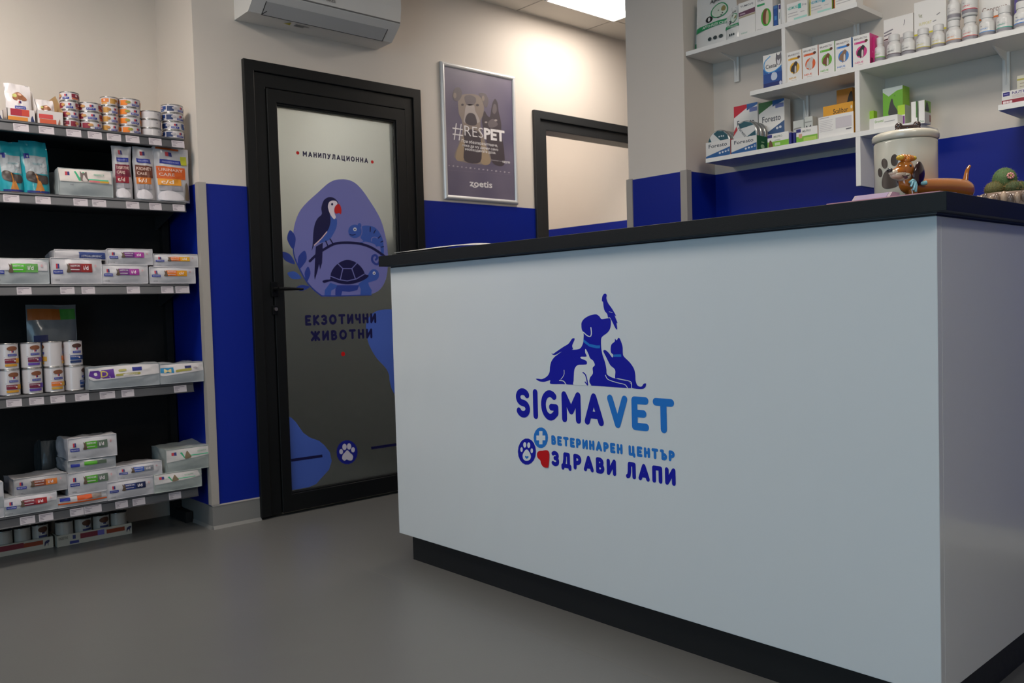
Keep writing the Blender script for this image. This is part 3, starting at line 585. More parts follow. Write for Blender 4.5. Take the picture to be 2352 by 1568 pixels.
def brick_bag(w, d, h, col, items, seed, name, label, cat, loc, rotz, group, sag=.16, topc=None, seam=True, bulge=.010, edge=None):
    rnd = random.Random(seed); o3 = Vector((rnd.random()*50, rnd.random()*50, 0)); tl = rnd.uniform(-.02, .02)
    def def_(u, v, t):   # u across, v into depth, t up
        n = noise.noise_vector(Vector((u*3, v*2.2, t*1.6))+o3); n2 = noise.noise_vector(Vector((u*9, v*5, t*5))+o3)
        inn = min(1, v*3)
        x = w*(u+(.5-u)*.05*v)+(n.x*.008+n2.x*.002)*inn-(.006*math.sin(math.pi*t)*(1 if u < .5 else -1)*0)
        y = d*v-bulge*math.sin(math.pi*u)*math.sin(math.pi*t)*(1-v)+n2.y*.0018
        z = h*t*(1-sag*v*v+tl*(u-.5))+(n.z*.011*t+n2.z*.003*t)*inn+n2.z*.0012*t
        return (x, y, max(z, .0))
    b = MB(); m = foil(col); N = 16; g = [i/N for i in range(N+1)]
    def face(fn, mm):
        b.add([def_(*fn(a, c)) for c in g for a in g], [(j*(N+1)+i, j*(N+1)+i+1, (j+1)*(N+1)+i+1, (j+1)*(N+1)+i) for j in range(N) for i in range(N)], mm, True)
    face(lambda a, c: (a, 0, c), m); face(lambda a, c: (1-a, 1, c), m); face(lambda a, c: (0, 1-a, c), m); face(lambda a, c: (1, a, c), m)
    face(lambda a, c: (a, c, 1), foil(topc) if topc else m); face(lambda a, c: (a, 1-c, 0), m)
    F = lambda x, y, o: (lambda p: (p[0], p[1]-o, p[2]))(def_(min(1, max(0, x/w)), 0, min(1, max(0, y/h))))
    b.art(F, items, w, h, off=.0019, step=.0002, sub=10)
    o = b.build(name, None, loc, rotz, weld=False); tag(o, label, cat, group)
    if seam:
        s = MB(); e = []
        for i in range(41):
            q = i/10; u, t = ((q, 0), (1, q-1), (3-q, 1), (0, 4-q))[min(3, int(q))]
            p = def_(min(1, max(0, u)), 0, min(1, max(0, t))); e.append((p[0], p[1]-.001, max(.0012, p[2])))
        s.tube(e, .0016, foil(edge or col), 6); s.build('sealed_edge', o)
    return o
def gl_bag(x0, x1, yt, yb, zb, yf, d, h_min, items, seed, label, group=None, col='#c3c0c4', rot=0, **k):
    X0, X1 = on(x0, (yt+yb)/2, 1, yf).x, on(x1, (yt+yb)/2, 1, yf).x; zt = on((x0+x1)/2, yt, 1, yf).z
    if zb is None: zb = on((x0+x1)/2, yb, 1, yf).z
    o = brick_bag(X1-X0, d, zt-zb, col, items, seed, 'food_bag', label, 'pet food bag', (X0, yf, zb+.0006), rot, group, **k)
    return zt
def pouch(w, d, h, col, items, seed, name, label, cat, loc, rotz=0, group=None, lean=.0, neck=.0, bottom=None, top=None):
    rnd = random.Random(seed); o3 = Vector((rnd.random()*50, rnd.random()*50, 0))
    def T(u, v): return max(.0012, d/2*(1-v**1.6)*max(0, 1-abs(2*u-1)**2.6)**.6)
    def pos(u, v, s):
        n = noise.noise_vector(Vector((u*3.2, v*4, s*.4))+o3); n2 = noise.noise_vector(Vector((u*8, v*9, s))+o3)
        x = w*(.5+(u-.5)*(1-neck*math.sin(math.pi*min(1, max(0, v-.35)/.65))))+n.x*.006*v
        y = d/2+s*T(u, v)+lean*v*v+n.y*.010*v+n2.y*.0035*min(1, v*4)*s
        return (x, y, h*v+(n.z*.004*v))
    b = MB(); N, M = 12, 14; m = foil(col)
    for s in (-1, 1):
        b.add([pos(i/N, j/M, s) for j in range(M+1) for i in range(N+1)], [(j*(N+1)+i, j*(N+1)+i+1, (j+1)*(N+1)+i+1, (j+1)*(N+1)+i) for j in range(M) for i in range(N)], m, True)
    b.add([pos(i/N, 0, s) for s in (-1, 1) for i in range(N+1)], [(i, i+1, N+2+i, N+1+i) for i in range(N)], m)
    b.add([pos(i/N, 1, s) for s in (-1, 1) for i in range(N+1)], [(i, i+1, N+2+i, N+1+i) for i in range(N)], m)
    for u in (0, 1): b.add([pos(u, j/M, s) for s in (-1, 1) for j in range(M+1)], [(j, j+1, M+2+j, M+1+j) for j in range(M)], m)
    F = lambda x, y, o: (lambda p: (p[0], p[1]-o, p[2]))(pos(min(1, max(0, x/w)), min(1, max(0, y/h)), -1))
    b.art(F, items, w, h, off=.0012, step=.00025, sub=8)
    o = b.build(name, None, loc, rotz); tag(o, label, cat, group); return o

# ---- tins of pet food
def ringc(r, h, side):
    return side
def food_can(r, h, items, name, label, loc, rot, group, off=.0003, base='#c9c3c4'):
    metal = mat('#b9b7b5', .25, metal=.9); b = MB()
    b.lathe([(0, .0015), (r*.9, .0015), (r*.93, 0), (r, .0006), (r+.0008, .002), (r, .0035), (r-.0006, .004)], metal, 32)
    b.lathe([(r-.0006, .004), (r-.0006, h-.004)], mat(base, .3, coat=.3), 32)
    b.lathe([(r-.0006, h-.004), (r, h-.0035), (r+.0010, h-.002), (r+.0006, h), (r-.002, h), (r-.0025, h-.003)], metal, 32)
    F = lambda x, y, o: ((r-.0006+o)*math.sin(x/r), -(r-.0006+o)*math.cos(x/r), y)
    b.art(F, items, 2*math.pi*r, h, off=off, step=.0001, sub=8)
    o = b.build(name, None, loc, rot); tag(o, label, 'tin', group)
    l = MB(); l.lathe([(r-.0025, h-.0028), (r*.8, h-.0026), (r*.78, h-.0032), (0, h-.0032)], metal, 24); l.build('can_lid', o)
    return o
def small_label(c1, c2, c3, food='#b98a55'):   # fractions of circumference, 0 = front
    L = []
    for o_ in (-.5, 0):
        L += [('r', o_-.02, .18, o_+.10, .40, PILL), ('t', o_-.01, .24, .11, '#d8d8e6', 'DIET', .09), ('r', o_+.02, .48, o_+.045, .72, '#b83a45'), ('r', o_+.045, .48, o_+.07, .72, '#2a3170'),
              ('r', o_+.14, .36, o_+.30, .78, c1), ('r', o_+.145, .18, o_+.27, .32, c2), ('e', o_+.22, .57, .018, .12, '#d9b5bb'), ('r', o_+.32, .2, o_+.42, .78, c3), ('e', o_-.07, .55, .035, .16, food)]
    return L
def tall_label(c1, c2, food):
    L = []
    for o_ in (-.5, 0):
        L += [('e', o_, .80, .085, .09, food), ('r', o_-.035, .62, o_+.035, .74, '#ddd8da'), ('r', o_-.02, .64, o_, .71, '#b83a45'), ('r', o_, .64, o_+.02, .71, '#2a3170'),
              ('r', o_-.075, .51, o_+.075, .59, PILL), ('t', o_-.065, .535, .03, '#c9cbe2', 'PRESCRIPTION DIET', .13), ('r', o_-.12, .24, o_+.05, .42, c1), ('r', o_+.05, .24, o_+.13, .42, c2), ('e', o_+.03, .33, .015, .035, '#d9c7cc'),
              ('t', o_-.11, .35, .035, '#d9cdd2', 'DIGESTIVE CARE', .13), ('r', o_-.12, .12, o_+.07, .21, c2), ('s', [(o_-.13, .465), (o_+.13, .465)], .012, '#8d878c')]
    return L
ORD = {3: ['bottom', 'middle', 'top'], 4: ['bottom', 'second lowest', 'second highest', 'top'], 2: ['lower', 'upper']}
def can_stack(xc, wpx, n, yb, zb, yc, h, items, desc, rots, nm='food_can', group=None):
    X = on(xc, yb-20, 1, yc).x; r = wpx/2
    for i in range(n):
        if i == 0: p = first = food_can(r, h-.0004, items, nm, desc % ORD[n][0], (X, yc, zb+.0005), rots[0], group)
        else: dup(first, (X+random.uniform(-.001, .001), yc, zb+.0005+i*h), rots[i], desc % ORD[n][i], group)
GC = 'small food tins stacked on the top shelf'
can_stack(161, .072, 4, 290, SZ[0], 3.895, .0372, small_label('#7d1f33', '#c8623c', '#7d1f33'), '%s small tin of the narrow burgundy label stack beside the cardboard carton', [.9, 0, -.5, -.9], group=GC)
can_stack(206.5, .096, 3, 292, SZ[0], 3.905, .0385, small_label('#8c1d2c', '#d8603a', '#7d1f33'), '%s tin of the wide three tin stack with red labels', [.2, -.3, -.4], group=GC)
can_stack(253, .071, 4, 298, SZ[0], 3.895, .0378, small_label('#d0762e', '#d8962e', '#b98a45', '#a8742e'), '%s tin of the narrow stack with gold and orange labels', [-.1, 0, .1, .9], group=GC)
can_stack(297, .094, 4, 300, SZ[0], 3.900, .0383, small_label('#d9761f', '#e0a02c', '#d9761f', '#8f8a3c'), '%s tin of the wide four tin stack with bright orange labels', [.2, 0, 0, .1], group=GC)
can_stack(346, .088, 3, 305, SZ[0], 3.895, .0375, [('r', .02, .35, .13, .78, '#7a2468'), ('r', .02, .16, .12, .33, '#d8603a'), ('r', .15, .3, .2, .6, '#bcb8ae'), ('e', -.07, .6, .01, .06, '#6d6670'), ('r', .25, .5, .3, .8, '#4b4a50')], '%s tin of the three tin stack with a purple label', [.9, .75, .9], group=GC)
can_stack(397, .092, 4, 311, SZ[0], 3.890, .0378, small_label('#1f3f7d', '#27548f', '#1d2f5c', '#a9a3a8'), '%s tin of the end stack with dark blue labels', [.1, -.4, .2, .3], group=GC)

# ---- pouches in display cartons, top shelf
def carton_display(x0, x1, yt, lip_y, yf, items, label, tall=False):
    X0, X1 = on(x0, 275, 1, yf).x, on(x1, 275, 1, yf).x; w = X1-X0; zl = on(x0, lip_y, 1, yf).z-SZ[0]; WB = mat('#cfc8c6', .55); KR = mat('#a98a60', .7)
    t = thing('display_carton', label, 'carton', (X0, yf, SZ[0]+.0005)); d = .20; hb = .145 if tall else zl*1.1
    b = MB(); b.box(0, w, 0, .002, 0, zl, WB); b.box(0, w, 0, d, 0, .002, WB); b.art(frontF(), items, w, zl, off=.0006); b.build('tray_front', t)
    b = MB(); b.prism([(0, 0), (0, zl), (d*.35, hb), (d, hb), (d, 0)], 0, .002, WB); b.prism([(0, 0), (0, zl), (d*.5, hb), (d, hb), (d, 0)], w-.002, w, KR); b.box(.002, w-.002, d-.002, d, 0, hb, KR); b.build('carton_side', t)
    return X0, X1, zl
CF1 = [('r', .12, .48, .78, .98, '#a3263a'), ('r', .52, .48, .78, .98, '#c04434'), ('r', .02, .12, .72, .40, '#d08434'), ('P', [(.84, .1), (.83, .3), (.86, .5), (.89, .55), (.93, .3), (.96, .12)], '#23305c')]
CF2 = [('r', .08, .45, .60, .75, '#c84848'), ('r', .1, .12, .72, .42, '#c85a3c'), ('P', [(.78, .1), (.8, .3), (.83, .42), (.86, .5), (.87, .3), (.86, .12)], '#8f6a5c')]
PF = [('P', [(.25, .60), (.3, .72), (.42, .77), (.6, .78), (.78, .68), (.8, .60), (.6, .56), (.4, .55)], '#8d5a40'), ('e', .33, .68, .08, .05, '#a8a860'), ('e', .55, .73, .1, .035, '#d5a890'), ('r', .42, .42, .62, .58, '#d8d2d2'), ('r', .46, .48, .52, .55, '#b83a45'), ('r', .52, .48, .58, .55, '#2a3170'), ('r', .3, .32, .74, .41, PILL), ('t', .33, .345, .04, '#c9cbe2', 'PRESCRIPTION DIET', .38)]
for (x0, x1, yt, ly, it, lab1, lab2, pw) in ((-62, 8, 196, 246, CF1, 'open display carton cut off by the picture edge on the top shelf', 'food pouch standing in the carton cut off at the top shelf end', .9), (17, 82, 192, 247, CF1, 'open display carton with orange and burgundy front on the top shelf', 'tall glossy pouch standing in the orange and burgundy carton', 1.0), (85, 146, 228, 252, CF2, 'open display carton with brown cardboard side beside the small tins', 'low pouch slumped in the carton with the brown cardboard side', .8)):
    X0, X1, zl = carton_display(x0, x1, yt, ly, 3.86, it, lab1, tall=(x0 == 85))
    zt = on((x0+x1)/2, yt, 1, 3.88).z
    pouch((X1-X0)*.9*pw, .05, zt-SZ[0]-.003, '#cfc9ca', PF, x0+200, 'food_pouch', lab2, 'pet food pouch', (X0+.004, 3.8645, SZ[0]+.0032), lean=.02, group='pouches in display cartons')

# ---- second shelf
TEAL = '#1f8f9c'
TB = [('r', .10, .38, .92, .72, '#8d9499'), ('r', .10, .66, .32, .76, '#232a80'), ('P', [(.12, .38), (.3, .42), (.6, .36), (.9, .34), (.9, .20), (.5, .2), (.15, .25)], '#3d3330'), ('P', [(.4, .02), (.5, .22), (.45, .38), (.55, .3), (.62, .22), (.75, .02)], '#b0702a'), ('r', .12, .02, .95, .06, '#1b2a6e'), ('e', .75, .55, .1, .05, '#a5a9ad'), ('t', .38, .55, .035, '#4f7f88', 'VEGGIEDENT', .4)]
def gp(x0, x1, yt, z, yf, d, **k):
    return on(x0, yt+50, 1, yf).x, on(x1, yt+50, 1, yf).x, on((x0+x1)/2, yt, 1, yf).z-z
for x0, x1, yt, lab, sd in ((-4, 54, 322, 'teal pouch of dog chews at the end of the second shelf', 3), (50, 114, 322, 'teal pouch of dog chews with a tan dog beside the empty gap', 4)):
    X0, X1, h = gp(x0, x1, yt, SZ[1], 3.87, .06); pouch(X1-X0-.002, .06, h, TEAL, TB, sd, 'chew_pouch', lab, 'pet treat pouch', (X0, 3.85, SZ[1]+.0005), lean=.03, group='teal chew pouches')
CATB = [('p', [(.03, .52), (.99, .50), (.97, .98), (.0, .99)], '#d8cfc9'), ('r', .12, .74, .16, .88, '#b83a45'), ('r', .16, .74, .2, .88, '#2a3170'), ('p', [(.28, .9), (.31, .92), (.38, .68), (.44, .9), (.47, .9), (.40, .56), (.36, .56)], '#35a878'), ('r', .40, .60, .92, .65, '#4fb88c'), ('r', .55, .53, .75, .60, '#d87a7f'), ('r', .75, .53, .93, .60, '#d0a03a'),
        ('P', [(.40, .56), (.39, .75), (.39, .93), (.42, .86), (.47, .86), (.51, .92), (.52, .7), (.54, .56)], '#6d5f5c'), ('P', [(.43, .56), (.44, .74), (.46, .78), (.48, .7), (.52, .56)], '#cfc4c0'), ('t', .64, .78, .07, '#6fae95', 'PERFECT', .2), ('t', .2, .38, .05, '#55585c', '2 KG', .06)]
gl_bag(134, 258, 390, 445, SZ[1], 3.838, .19, 0, CATB, 11, 'grey bag with a cat and green tick lying on the second shelf', col='#9fa5a6', sag=.05, group='cat food bags lying flat')
def care(c1, c2, c3, word, code):
    return [('r', .32, .84, .42, .92, '#b83a45'), ('r', .42, .84, .52, .92, '#2a3170'), ('r', .16, .70, .82, .78, PILL), ('t', .22, .725, .025, '#aeb2dc', 'PRESCRIPTION DIET', .5), ('r', .06, .42, .86, .65, c1), ('t', .12, .56, .055, '#d8bcb0', word, .66), ('t', .12, .47, .055, '#d8bcb0', 'CARE', .42), ('r', .08, .30, .72, .42, c2), ('t', .16, .33, .07, '#ecdccf', code, .34), ('r', .1, .2, .75, .29, '#8e8b92'), ('P', [(.1, .03), (.12, .16), (.4, .2), (.7, .12), (.72, .03)], '#d2ccd0'), c3]
for x0, x1, yt, it, lab, sd, col in ((259, 304, 336, care('#6a1530', '#8c1a2c', ('e', .5, .5, .01, .01, '#6a1530'), 'DIGESTIVE', 't/d'), 'slim standing bag with burgundy band beside the lying cat bag', 5, '#b3b0b3'), (307, 355, 338, care('#5c2a18', '#c26a1e', ('e', .5, .5, .01, .01, '#5c2a18'), 'KIDNEY', 'k/d'), 'slim standing bag with brown and orange bands in the middle of three', 6, '#b3b0b3'),
                                     (353, 434, 341, care('#c4561a', '#d8902a', ('r', .76, .70, .93, .86, '#b4b42c'), 'URINARY', 'c/d')+[('r', .05, .96, .72, .995, '#c4561a'), ('P', [(.80, .05), (.82, .2), (.84, .32), (.9, .36), (.95, .2), (.94, .05)], '#7a6a55')], 'broad standing bag with orange band and yellow sticker at the shelf end', 7, '#bfbcc0')):
    X0, X1, h = gp(x0, x1, yt, SZ[1], 3.86, .06); pouch(X1-X0, .065, h, col, it, sd, 'food_bag', lab, 'pet food bag', (X0, 3.835, SZ[1]+.0005), neck=.08 if x1 < 350 else 0, group='standing food bags on the second shelf')

# ---- third shelf, lying bags
G3 = 'white food bags lying on the third shelf'
gl_bag(-22, 112, 594, 648, SZ[2], 3.836, .22, 0, [('p', [(0, .55), (.97, .52), (.98, .85), (.7, .98), (0, .99)], '#cdc8cc')]+D_bag('#4fae2f', '#5f9a4f'), 21, 'white bag with bright green label at the end of the third shelf', G3, col='#aeb2b4')
z = gl_bag(117, 233, 594, 648, SZ[2], 3.834, .20, 0, D_bag('#7a2430', '#8c1f1f'), 22, 'lower white bag with dark red label on the third shelf', G3)
gl_bag(110, 230, 574, 0, z-.004, 3.862, .16, 0, [('p', [(.46, .1), (.98, .1), (.97, .75), (.45, .8)], '#2c3f78'), ('t', .5, .3, .2, '#cfd0dc', 'HYPOALLERGENIC', .4)], 23, 'white bag with dark blue label on top of the dark red one', G3, col='#b9b6b9', sag=.3)
z = gl_bag(234, 339, 609, 648, SZ[2], 3.832, .20, 0, D_bag('#6a2a78', '#a03a94'), 24, 'lower of two white bags with purple labels', G3)
gl_bag(232, 336, 572, 0, z+.001, 3.834, .19, 0, D_bag('#6a2a78', '#a03a94', txt='z/d'), 25, 'upper of two white bags with purple labels', G3)
z = gl_bag(344, 448, 614, 648, SZ[2], 3.826, .19, 0, D_bag('#d8701c', '#d8941c', txt='c/d'), 26, 'lower of two white bags with orange labels at the shelf end', G3)
gl_bag(339, 441, 584, 0, z+.001, 3.832, .18, 0, D_bag('#d8701c', '#d8a42c', txt='c/d'), 27, 'upper of two white bags with orange labels at the shelf end', G3)

# ---- fourth shelf
X0, X1, h = gp(64, 178, 700, SZ[3], 4.08, .1)
pouch(X1-X0, .10, h, '#666b70', [('r', .02, .82, .66, .95, '#a85a1c'), ('r', .66, .82, .98, .95, '#3f8a34'), ('r', .1, .52, .38, .64, '#232a60'), ('P', [(.7, .2), (.72, .38), (.85, .45), (.9, .2)], '#4a3a2c')], 31, 'food_bag', 'large grey bag with orange and green top behind the tall tins', 'pet food bag', (X0, 4.05, SZ[3]+.0005))
FT = [('#7a1f33', '#c8902e', 19.5), ('#6d1f3c', '#5a3f9a', 72), ('#d8701c', '#c89a3c', 122), ('#1f3f7d', '#1d2f5c', 168)]
GT = 'tall food tins on the fourth shelf'; nmz = ['with red label at the shelf end', 'with burgundy and purple label', 'with orange label', 'with dark blue label beside the empty gap']
for i, (c1, c2, xc) in enumerate(FT):
    X = on(xc+1, 850, 1, 3.892).x
    it = tall_label(c1, c2, '#7d4c34' if i != 3 else '#4a2c24')
    a = food_can(.0374, .1035, it, 'tall_food_can', 'lower tall tin '+nmz[i], (X, 3.892, SZ[3]+.0005), .25 if i != 3 else 1.1, GT)
    dup(a, (X-.001, 3.892, SZ[3]+.1045), .25 if i != 2 else 1.5, 'upper tall tin '+nmz[i], GT)
gl_bag(203, 366, 838, 889, SZ[3]+.0, 3.826, .20, 0, [('p', [(.0, .5), (.06, .38), (1, .52), (.99, .96), (.7, .99), (.3, .96), (0, .9)], '#d5cfcf'), ('p', [(.0, .6), (.1, .46), (.35, .46), (.34, .86), (.02, .8)], '#5c2f8c'), ('t', .16, .52, .28, '#c9b45c', 'D', .1), ('s', [(.38, .58), (.7, .6)], .1, '#a8a050'), ('s', [(.42, .76), (.5, .78)], .1, '#b0a860'), ('r', .6, .72, .74, .88, '#232a80'), ('t', .5, .55, .07, '#d8d2c0', 'VETERINARY', .18)], 32, 'white bag with purple label beside the tall tins', 'white bags lying on the fourth shelf', col='#a2a6aa', sag=.1)
gl_bag(368, 467, 833, 884, SZ[3]+.0, 3.822, .19, 0, [('p', [(.0, .45), (.05, .40), (1, .56), (.99, .96), (0, .95)], '#d5cfcf'), ('p', [(.0, .55), (.3, .52), (.29, .80), (.0, .80)], '#2f86b4'), ('t', .08, .56, .18, '#d8c890', 'M', .16), ('s', [(.36, .62), (.68, .66)], .12, '#a8a050'), ('r', .55, .72, .7, .84, '#232a60'), ('e', .8, .72, .05, .05, '#b5a9ae')], 33, 'white bag with light blue label at the end of the fourth shelf', 'white bags lying on the fourth shelf', col='#a2a6aa', sag=.1)

# ---- fifth shelf
G5 = 'food bags stacked on the lowest shelf'
gl_bag(-60, 8, 1110, 1185, SZ[4], 3.83, .18, 0, [('r', .4, .3, .98, .6, '#a0a4a8')], 40, 'white bag cut off by the picture edge on the lowest shelf', G5)
z = gl_bag(9, 131, 1137, 1180, SZ[4], 3.828, .20, 0, [('p', [(.0, .55), (1, .55), (1, .98), (0, .98)], '#c9c4c8')]+D_bag('#7a1f33', '#a3262a'), 41, 'lower white bag with red label on the lowest shelf', G5, col='#a9abae')
gl_bag(3, 126, 1097, 0, z+.001, 3.832, .20, 0, D_bag('#7d3a22', '#c8702c'), 42, 'upper white bag with brown and orange label on the lowest shelf', G5, col='#a9a6a8')
z = gl_bag(132, 246, 1135, 1160, SZ[4]-.0, 3.828, .20, 0, [('r', .0, .3, 1, .44, '#c8561a'), ('r', .04, .6, .24, .9, PILL), ('r', .38, .52, .68, .95, '#c8501c'), ('r', .68, .52, .88, .95, '#8d7f78')], 43, 'flat bag with orange stripe under the green labelled stack', G5, col='#b5b2b5')
z2 = gl_bag(128, 243, 1084, 0, z+.001, 3.830, .20, 0, D_bag('#4b9a24', '#5a6a5c'), 44, 'third bag down in the green labelled stack', G5)
z3 = gl_bag(128, 240, 1056, 0, z2+.001, 3.838, .19, 0, [('r', .33, .5, .6, .8, '#4b9a24'), ('r', .6, .5, .8, .8, '#4a5a4c'), ('r', .06, .45, .24, .7, PILL)], 45, 'thin middle bag of the green labelled stack', G5, col='#9c9ea2')
gl_bag(130, 243, 1005, 0, z3+.001, 3.832, .19, 0, D_bag('#4b9a24', '#5a6a5c'), 46, 'topmost tilted bag of the green labelled stack', G5, rot=0)
z = gl_bag(247, 355, 1101, 1155, SZ[4], 3.822, .19, 0, D_bag('#1d2f6c', '#162048'), 47, 'lower bag with navy blue label on the lowest shelf', G5, col='#bdbabf')
gl_bag(243, 347, 1068, 0, z+.001, 3.828, .19, 0, D_bag('#2f55a8', '#7d8088'), 48, 'upper bag with light blue label on the lowest shelf', G5)
CB = [('p', [(.0, .45), (.98, .62), (.92, .97), (.0, .98)], '#c6c2c0'), ('r', .1, .72, .15, .86, '#b83a45'), ('r', .15, .72, .2, .86, '#2a3170'), ('p', [(.27, .82), (.31, .84), (.36, .62), (.40, .62), (.36, .54)], '#35a878'), ('r', .45, .64, .86, .68, '#4fb88c'), ('P', [(.36, .55), (.38, .75), (.42, .88), (.46, .75), (.49, .58)], '#75664f'), ('t', .62, .78, .07, '#7fae98', 'VITALITY', .2)]
z = gl_bag(354, 463, 1084, 1140, SZ[4], 3.815, .19, 0, CB, 49, 'lower of two pale green bags at the end of the lowest shelf', G5, col='#9fa6a3', sag=.05)
gl_bag(358, 469, 1030, 0, z+.001, 3.816, .20, 0, CB, 50, 'upper of two pale green bags at the end of the lowest shelf', G5, col='#9fa6a3', sag=-.04)
gl_bag(96, 130, 1012, 1100, SZ[4]+.105, 4.05, .12, 0, [], 51, 'dark bag deep behind the green labelled stack', G5, col='#3a3e40')

# ---- trays of tins on the floor
def floor_tray(x0, x1, n, items, lab, cans, yf, rots):
    X0, X1 = on(x0, 1240, 1, yf).x, on(x1, 1240, 1, yf).x; w = X1-X0; CB_ = mat('#b7b0a2', .6); h = .048
    b = MB(); d = .18
    b.box(0, w, 0, .003, 0, h, CB_); b.box(0, w, d-.003, d, 0, h, CB_); b.box(0, .003, .003, d-.003, 0, h, CB_); b.box(w-.003, w, .003, d-.003, 0, h, CB_); b.box(.003, w-.003, .003, d-.003, 0, .003, CB_)
    b.art(frontF(), items, w, h, off=.0006); t = b.build('tin_tray', None, (X0, yf, .0005)); tag(t, lab, 'tray', 'cardboard trays on the floor')
    r = (w-.010)/n/2-.0016; first = None; it = [('e', .0, .80, .10, .13, '#5a3424'), ('r', -.045, .58, .045, .72, '#cfc9c6'), ('r', -.03, .61, .03, .68, '#3a3f6e'), ('r', -.09, .46, .09, .55, '#3a3f6e')]
    for j in range(2):
        for i in range(n):
            lx = X0+.005+r+i*(2*r+.0032); ly = yf+.006+r+j*(2*r+.003)
            l2 = cans % ('first', 'second', 'third', 'fourth')[i] if j == 0 else 'tin in the rear row behind the '+(cans % ('first', 'second', 'third', 'fourth')[i]).replace(' from the left', '')
            if first is None: first = food_can(r, .098, it, 'tall_food_can', l2, (lx, ly, .004), rots[i], 'tins in the floor trays', base='#bab4ac')
            else: dup(first, (lx, ly, .004), rots[i], l2, 'tins in the floor trays')
floor_tray(131, 304, 4, [('r', .3, .42, .53, .88, '#7a2c38'), ('r', .53, .42, .62, .88, '#6a62a8'), ('r', .65, .42, .9, .80, '#8a3c24'), ('r', .16, .1, .28, .35, '#3a3f7d'), ('r', .2, .5, .24, .85, '#3a3f6e'), ('t', .02, .6, .25, '#77736c', 'DIGESTIVE', .12), ('P', [(.925, .2), (.93, .6), (.98, .75), (.99, .6), (.975, .5), (.97, .2), (.96, .45), (.94, .4)], '#2c2c50')],
           'cardboard tray with lilac square on the floor under the shelves', '%s tin from the left in the lilac marked tray', 4.02, [2.2, .3, .2, 2.0])
floor_tray(-54, 122, 4, [('r', .25, .42, .6, .88, '#7a2c38'), ('r', .6, .42, .86, .80, '#8a3c24'), ('P', [(.88, .2), (.885, .6), (.94, .75), (.95, .6), (.935, .5), (.93, .2), (.92, .45), (.90, .4)], '#2c2c50')],
           'cardboard tray with red bands on the floor cut by the picture edge', '%s tin from the left in the red banded tray', 4.04, [2.0, 2.2, 2.1, .2])

# ------------------------------------------------------------------ white shelving on the pharmacy wall
XS = 3.25; PW = mat('#e9e7e3', .4, bump=.01, scale=40)
ps = thing('wall_shelving', 'white asymmetric wall shelving above the blue dado behind the counter', 'shelving', (XS, 2.385, 1.4))
ZA, ZCs, ZDs, ZE = 2.098, 1.8545, 1.604, 1.610; th = .019
b = MB(); b.box(XS, XW-.001, 1.583, 2.385, ZA-th, ZA, PW); part(b, 'shelf', ps, bev=.001)
b = MB(); b.box(XS, XW-.001, .55, 2.058, ZCs-th, ZCs, PW); part(b, 'shelf', ps, bev=.001)
b = MB(); b.box(XS, XW-.001, 1.372, 2.289, ZDs-th, ZDs, PW); part(b, 'shelf', ps, bev=.001)
b = MB(); b.box(XS, XW-.001, .55, 1.089, ZE-th, ZE, PW); part(b, 'shelf', ps, bev=.001)
b = MB(); b.box(XS, XW-.001, 1.889, 1.905, ZCs, ZA-th, PW); b.box(XS, XW-.001, 1.889, 1.905, ZA, 2.45, PW); part(b, 'divider', ps, bev=.001)
b = MB(); b.box(XS, XW-.001, 1.577, 1.596, ZDs, ZCs-th, PW); part(b, 'divider', ps, bev=.001)
b = MB(); b.box(XS, XW-.001, 1.577, 1.596, 1.396, ZDs-th, PW); part(b, 'divider', ps, bev=.001)
def bracket(y, z, l=.13):
    b = MB(); b.box(XW-.012, XW-.0045, y-.012, y+.012, z-l, z-th, PW); b.prism([(XW-.012, z-th), (XW-.012, z-l*.8), (XW-.03, z-l*.3), (XW-.14, z-th)], y-.003, y+.003, PW, axis=1)
    b.v = [(v[0], v[1], v[2]) for v in b.v]; part(b, 'bracket', ps)
bracket(2.255, ZA); bracket(1.915, ZCs); bracket(1.686, ZA, .08); bracket(1.13, ZCs, .17)

def px_span(x0, x1, yb, yt, xf, z):
    """place on the shelf (front plane x = xf) and size of something seen between these pixels"""
    ym = (yb+yt)/2; a, c = on(x0, ym, 0, xf), on(x1, ym, 0, xf); return a.y, abs(a.y-c.y), on(x0, yt, 0, xf).z-z
def carton(w, d, h, items, col='#ebe8e3', side=None, side_items=(), top=None):
    b = MB(); m = mat(col, .45); ms = mat(side, .45) if side else m; mt = mat(top, .45) if top else m
    vs = [(x, y, z) for z in (0, h) for y in (0, d) for x in (0, w)]
    b.add(vs, [(0, 2, 3, 1), (0, 1, 5, 4), (2, 6, 7, 3)], m); b.add(vs, [(0, 4, 6, 2), (1, 3, 7, 5)], ms); b.add(vs, [(4, 5, 7, 6)], mt)
    b.art(frontF(), items, w, h, off=.0003, step=.00008); b.art(lambda x, y, o: (w+o, x, y), side_items, d, h, off=.0003); return b
def pbox(x0, x1, yb, yt, z, label, items, xf=3.262, d=.06, col='#ebe8e3', side=None, sit=(), name='medicine_box', cat='box', group='boxes on the pharmacy shelves', rz=0, h=None, top=None):
    y, w, hh = px_span(x0, x1, yb, yt, xf, z); hh = h or hh
    o = carton(w-.0006, d, hh, items, col, side, sit, top).build(name, None, (xf, y, z+.0004), TURN+rz); tag(o, label, cat, group); return o

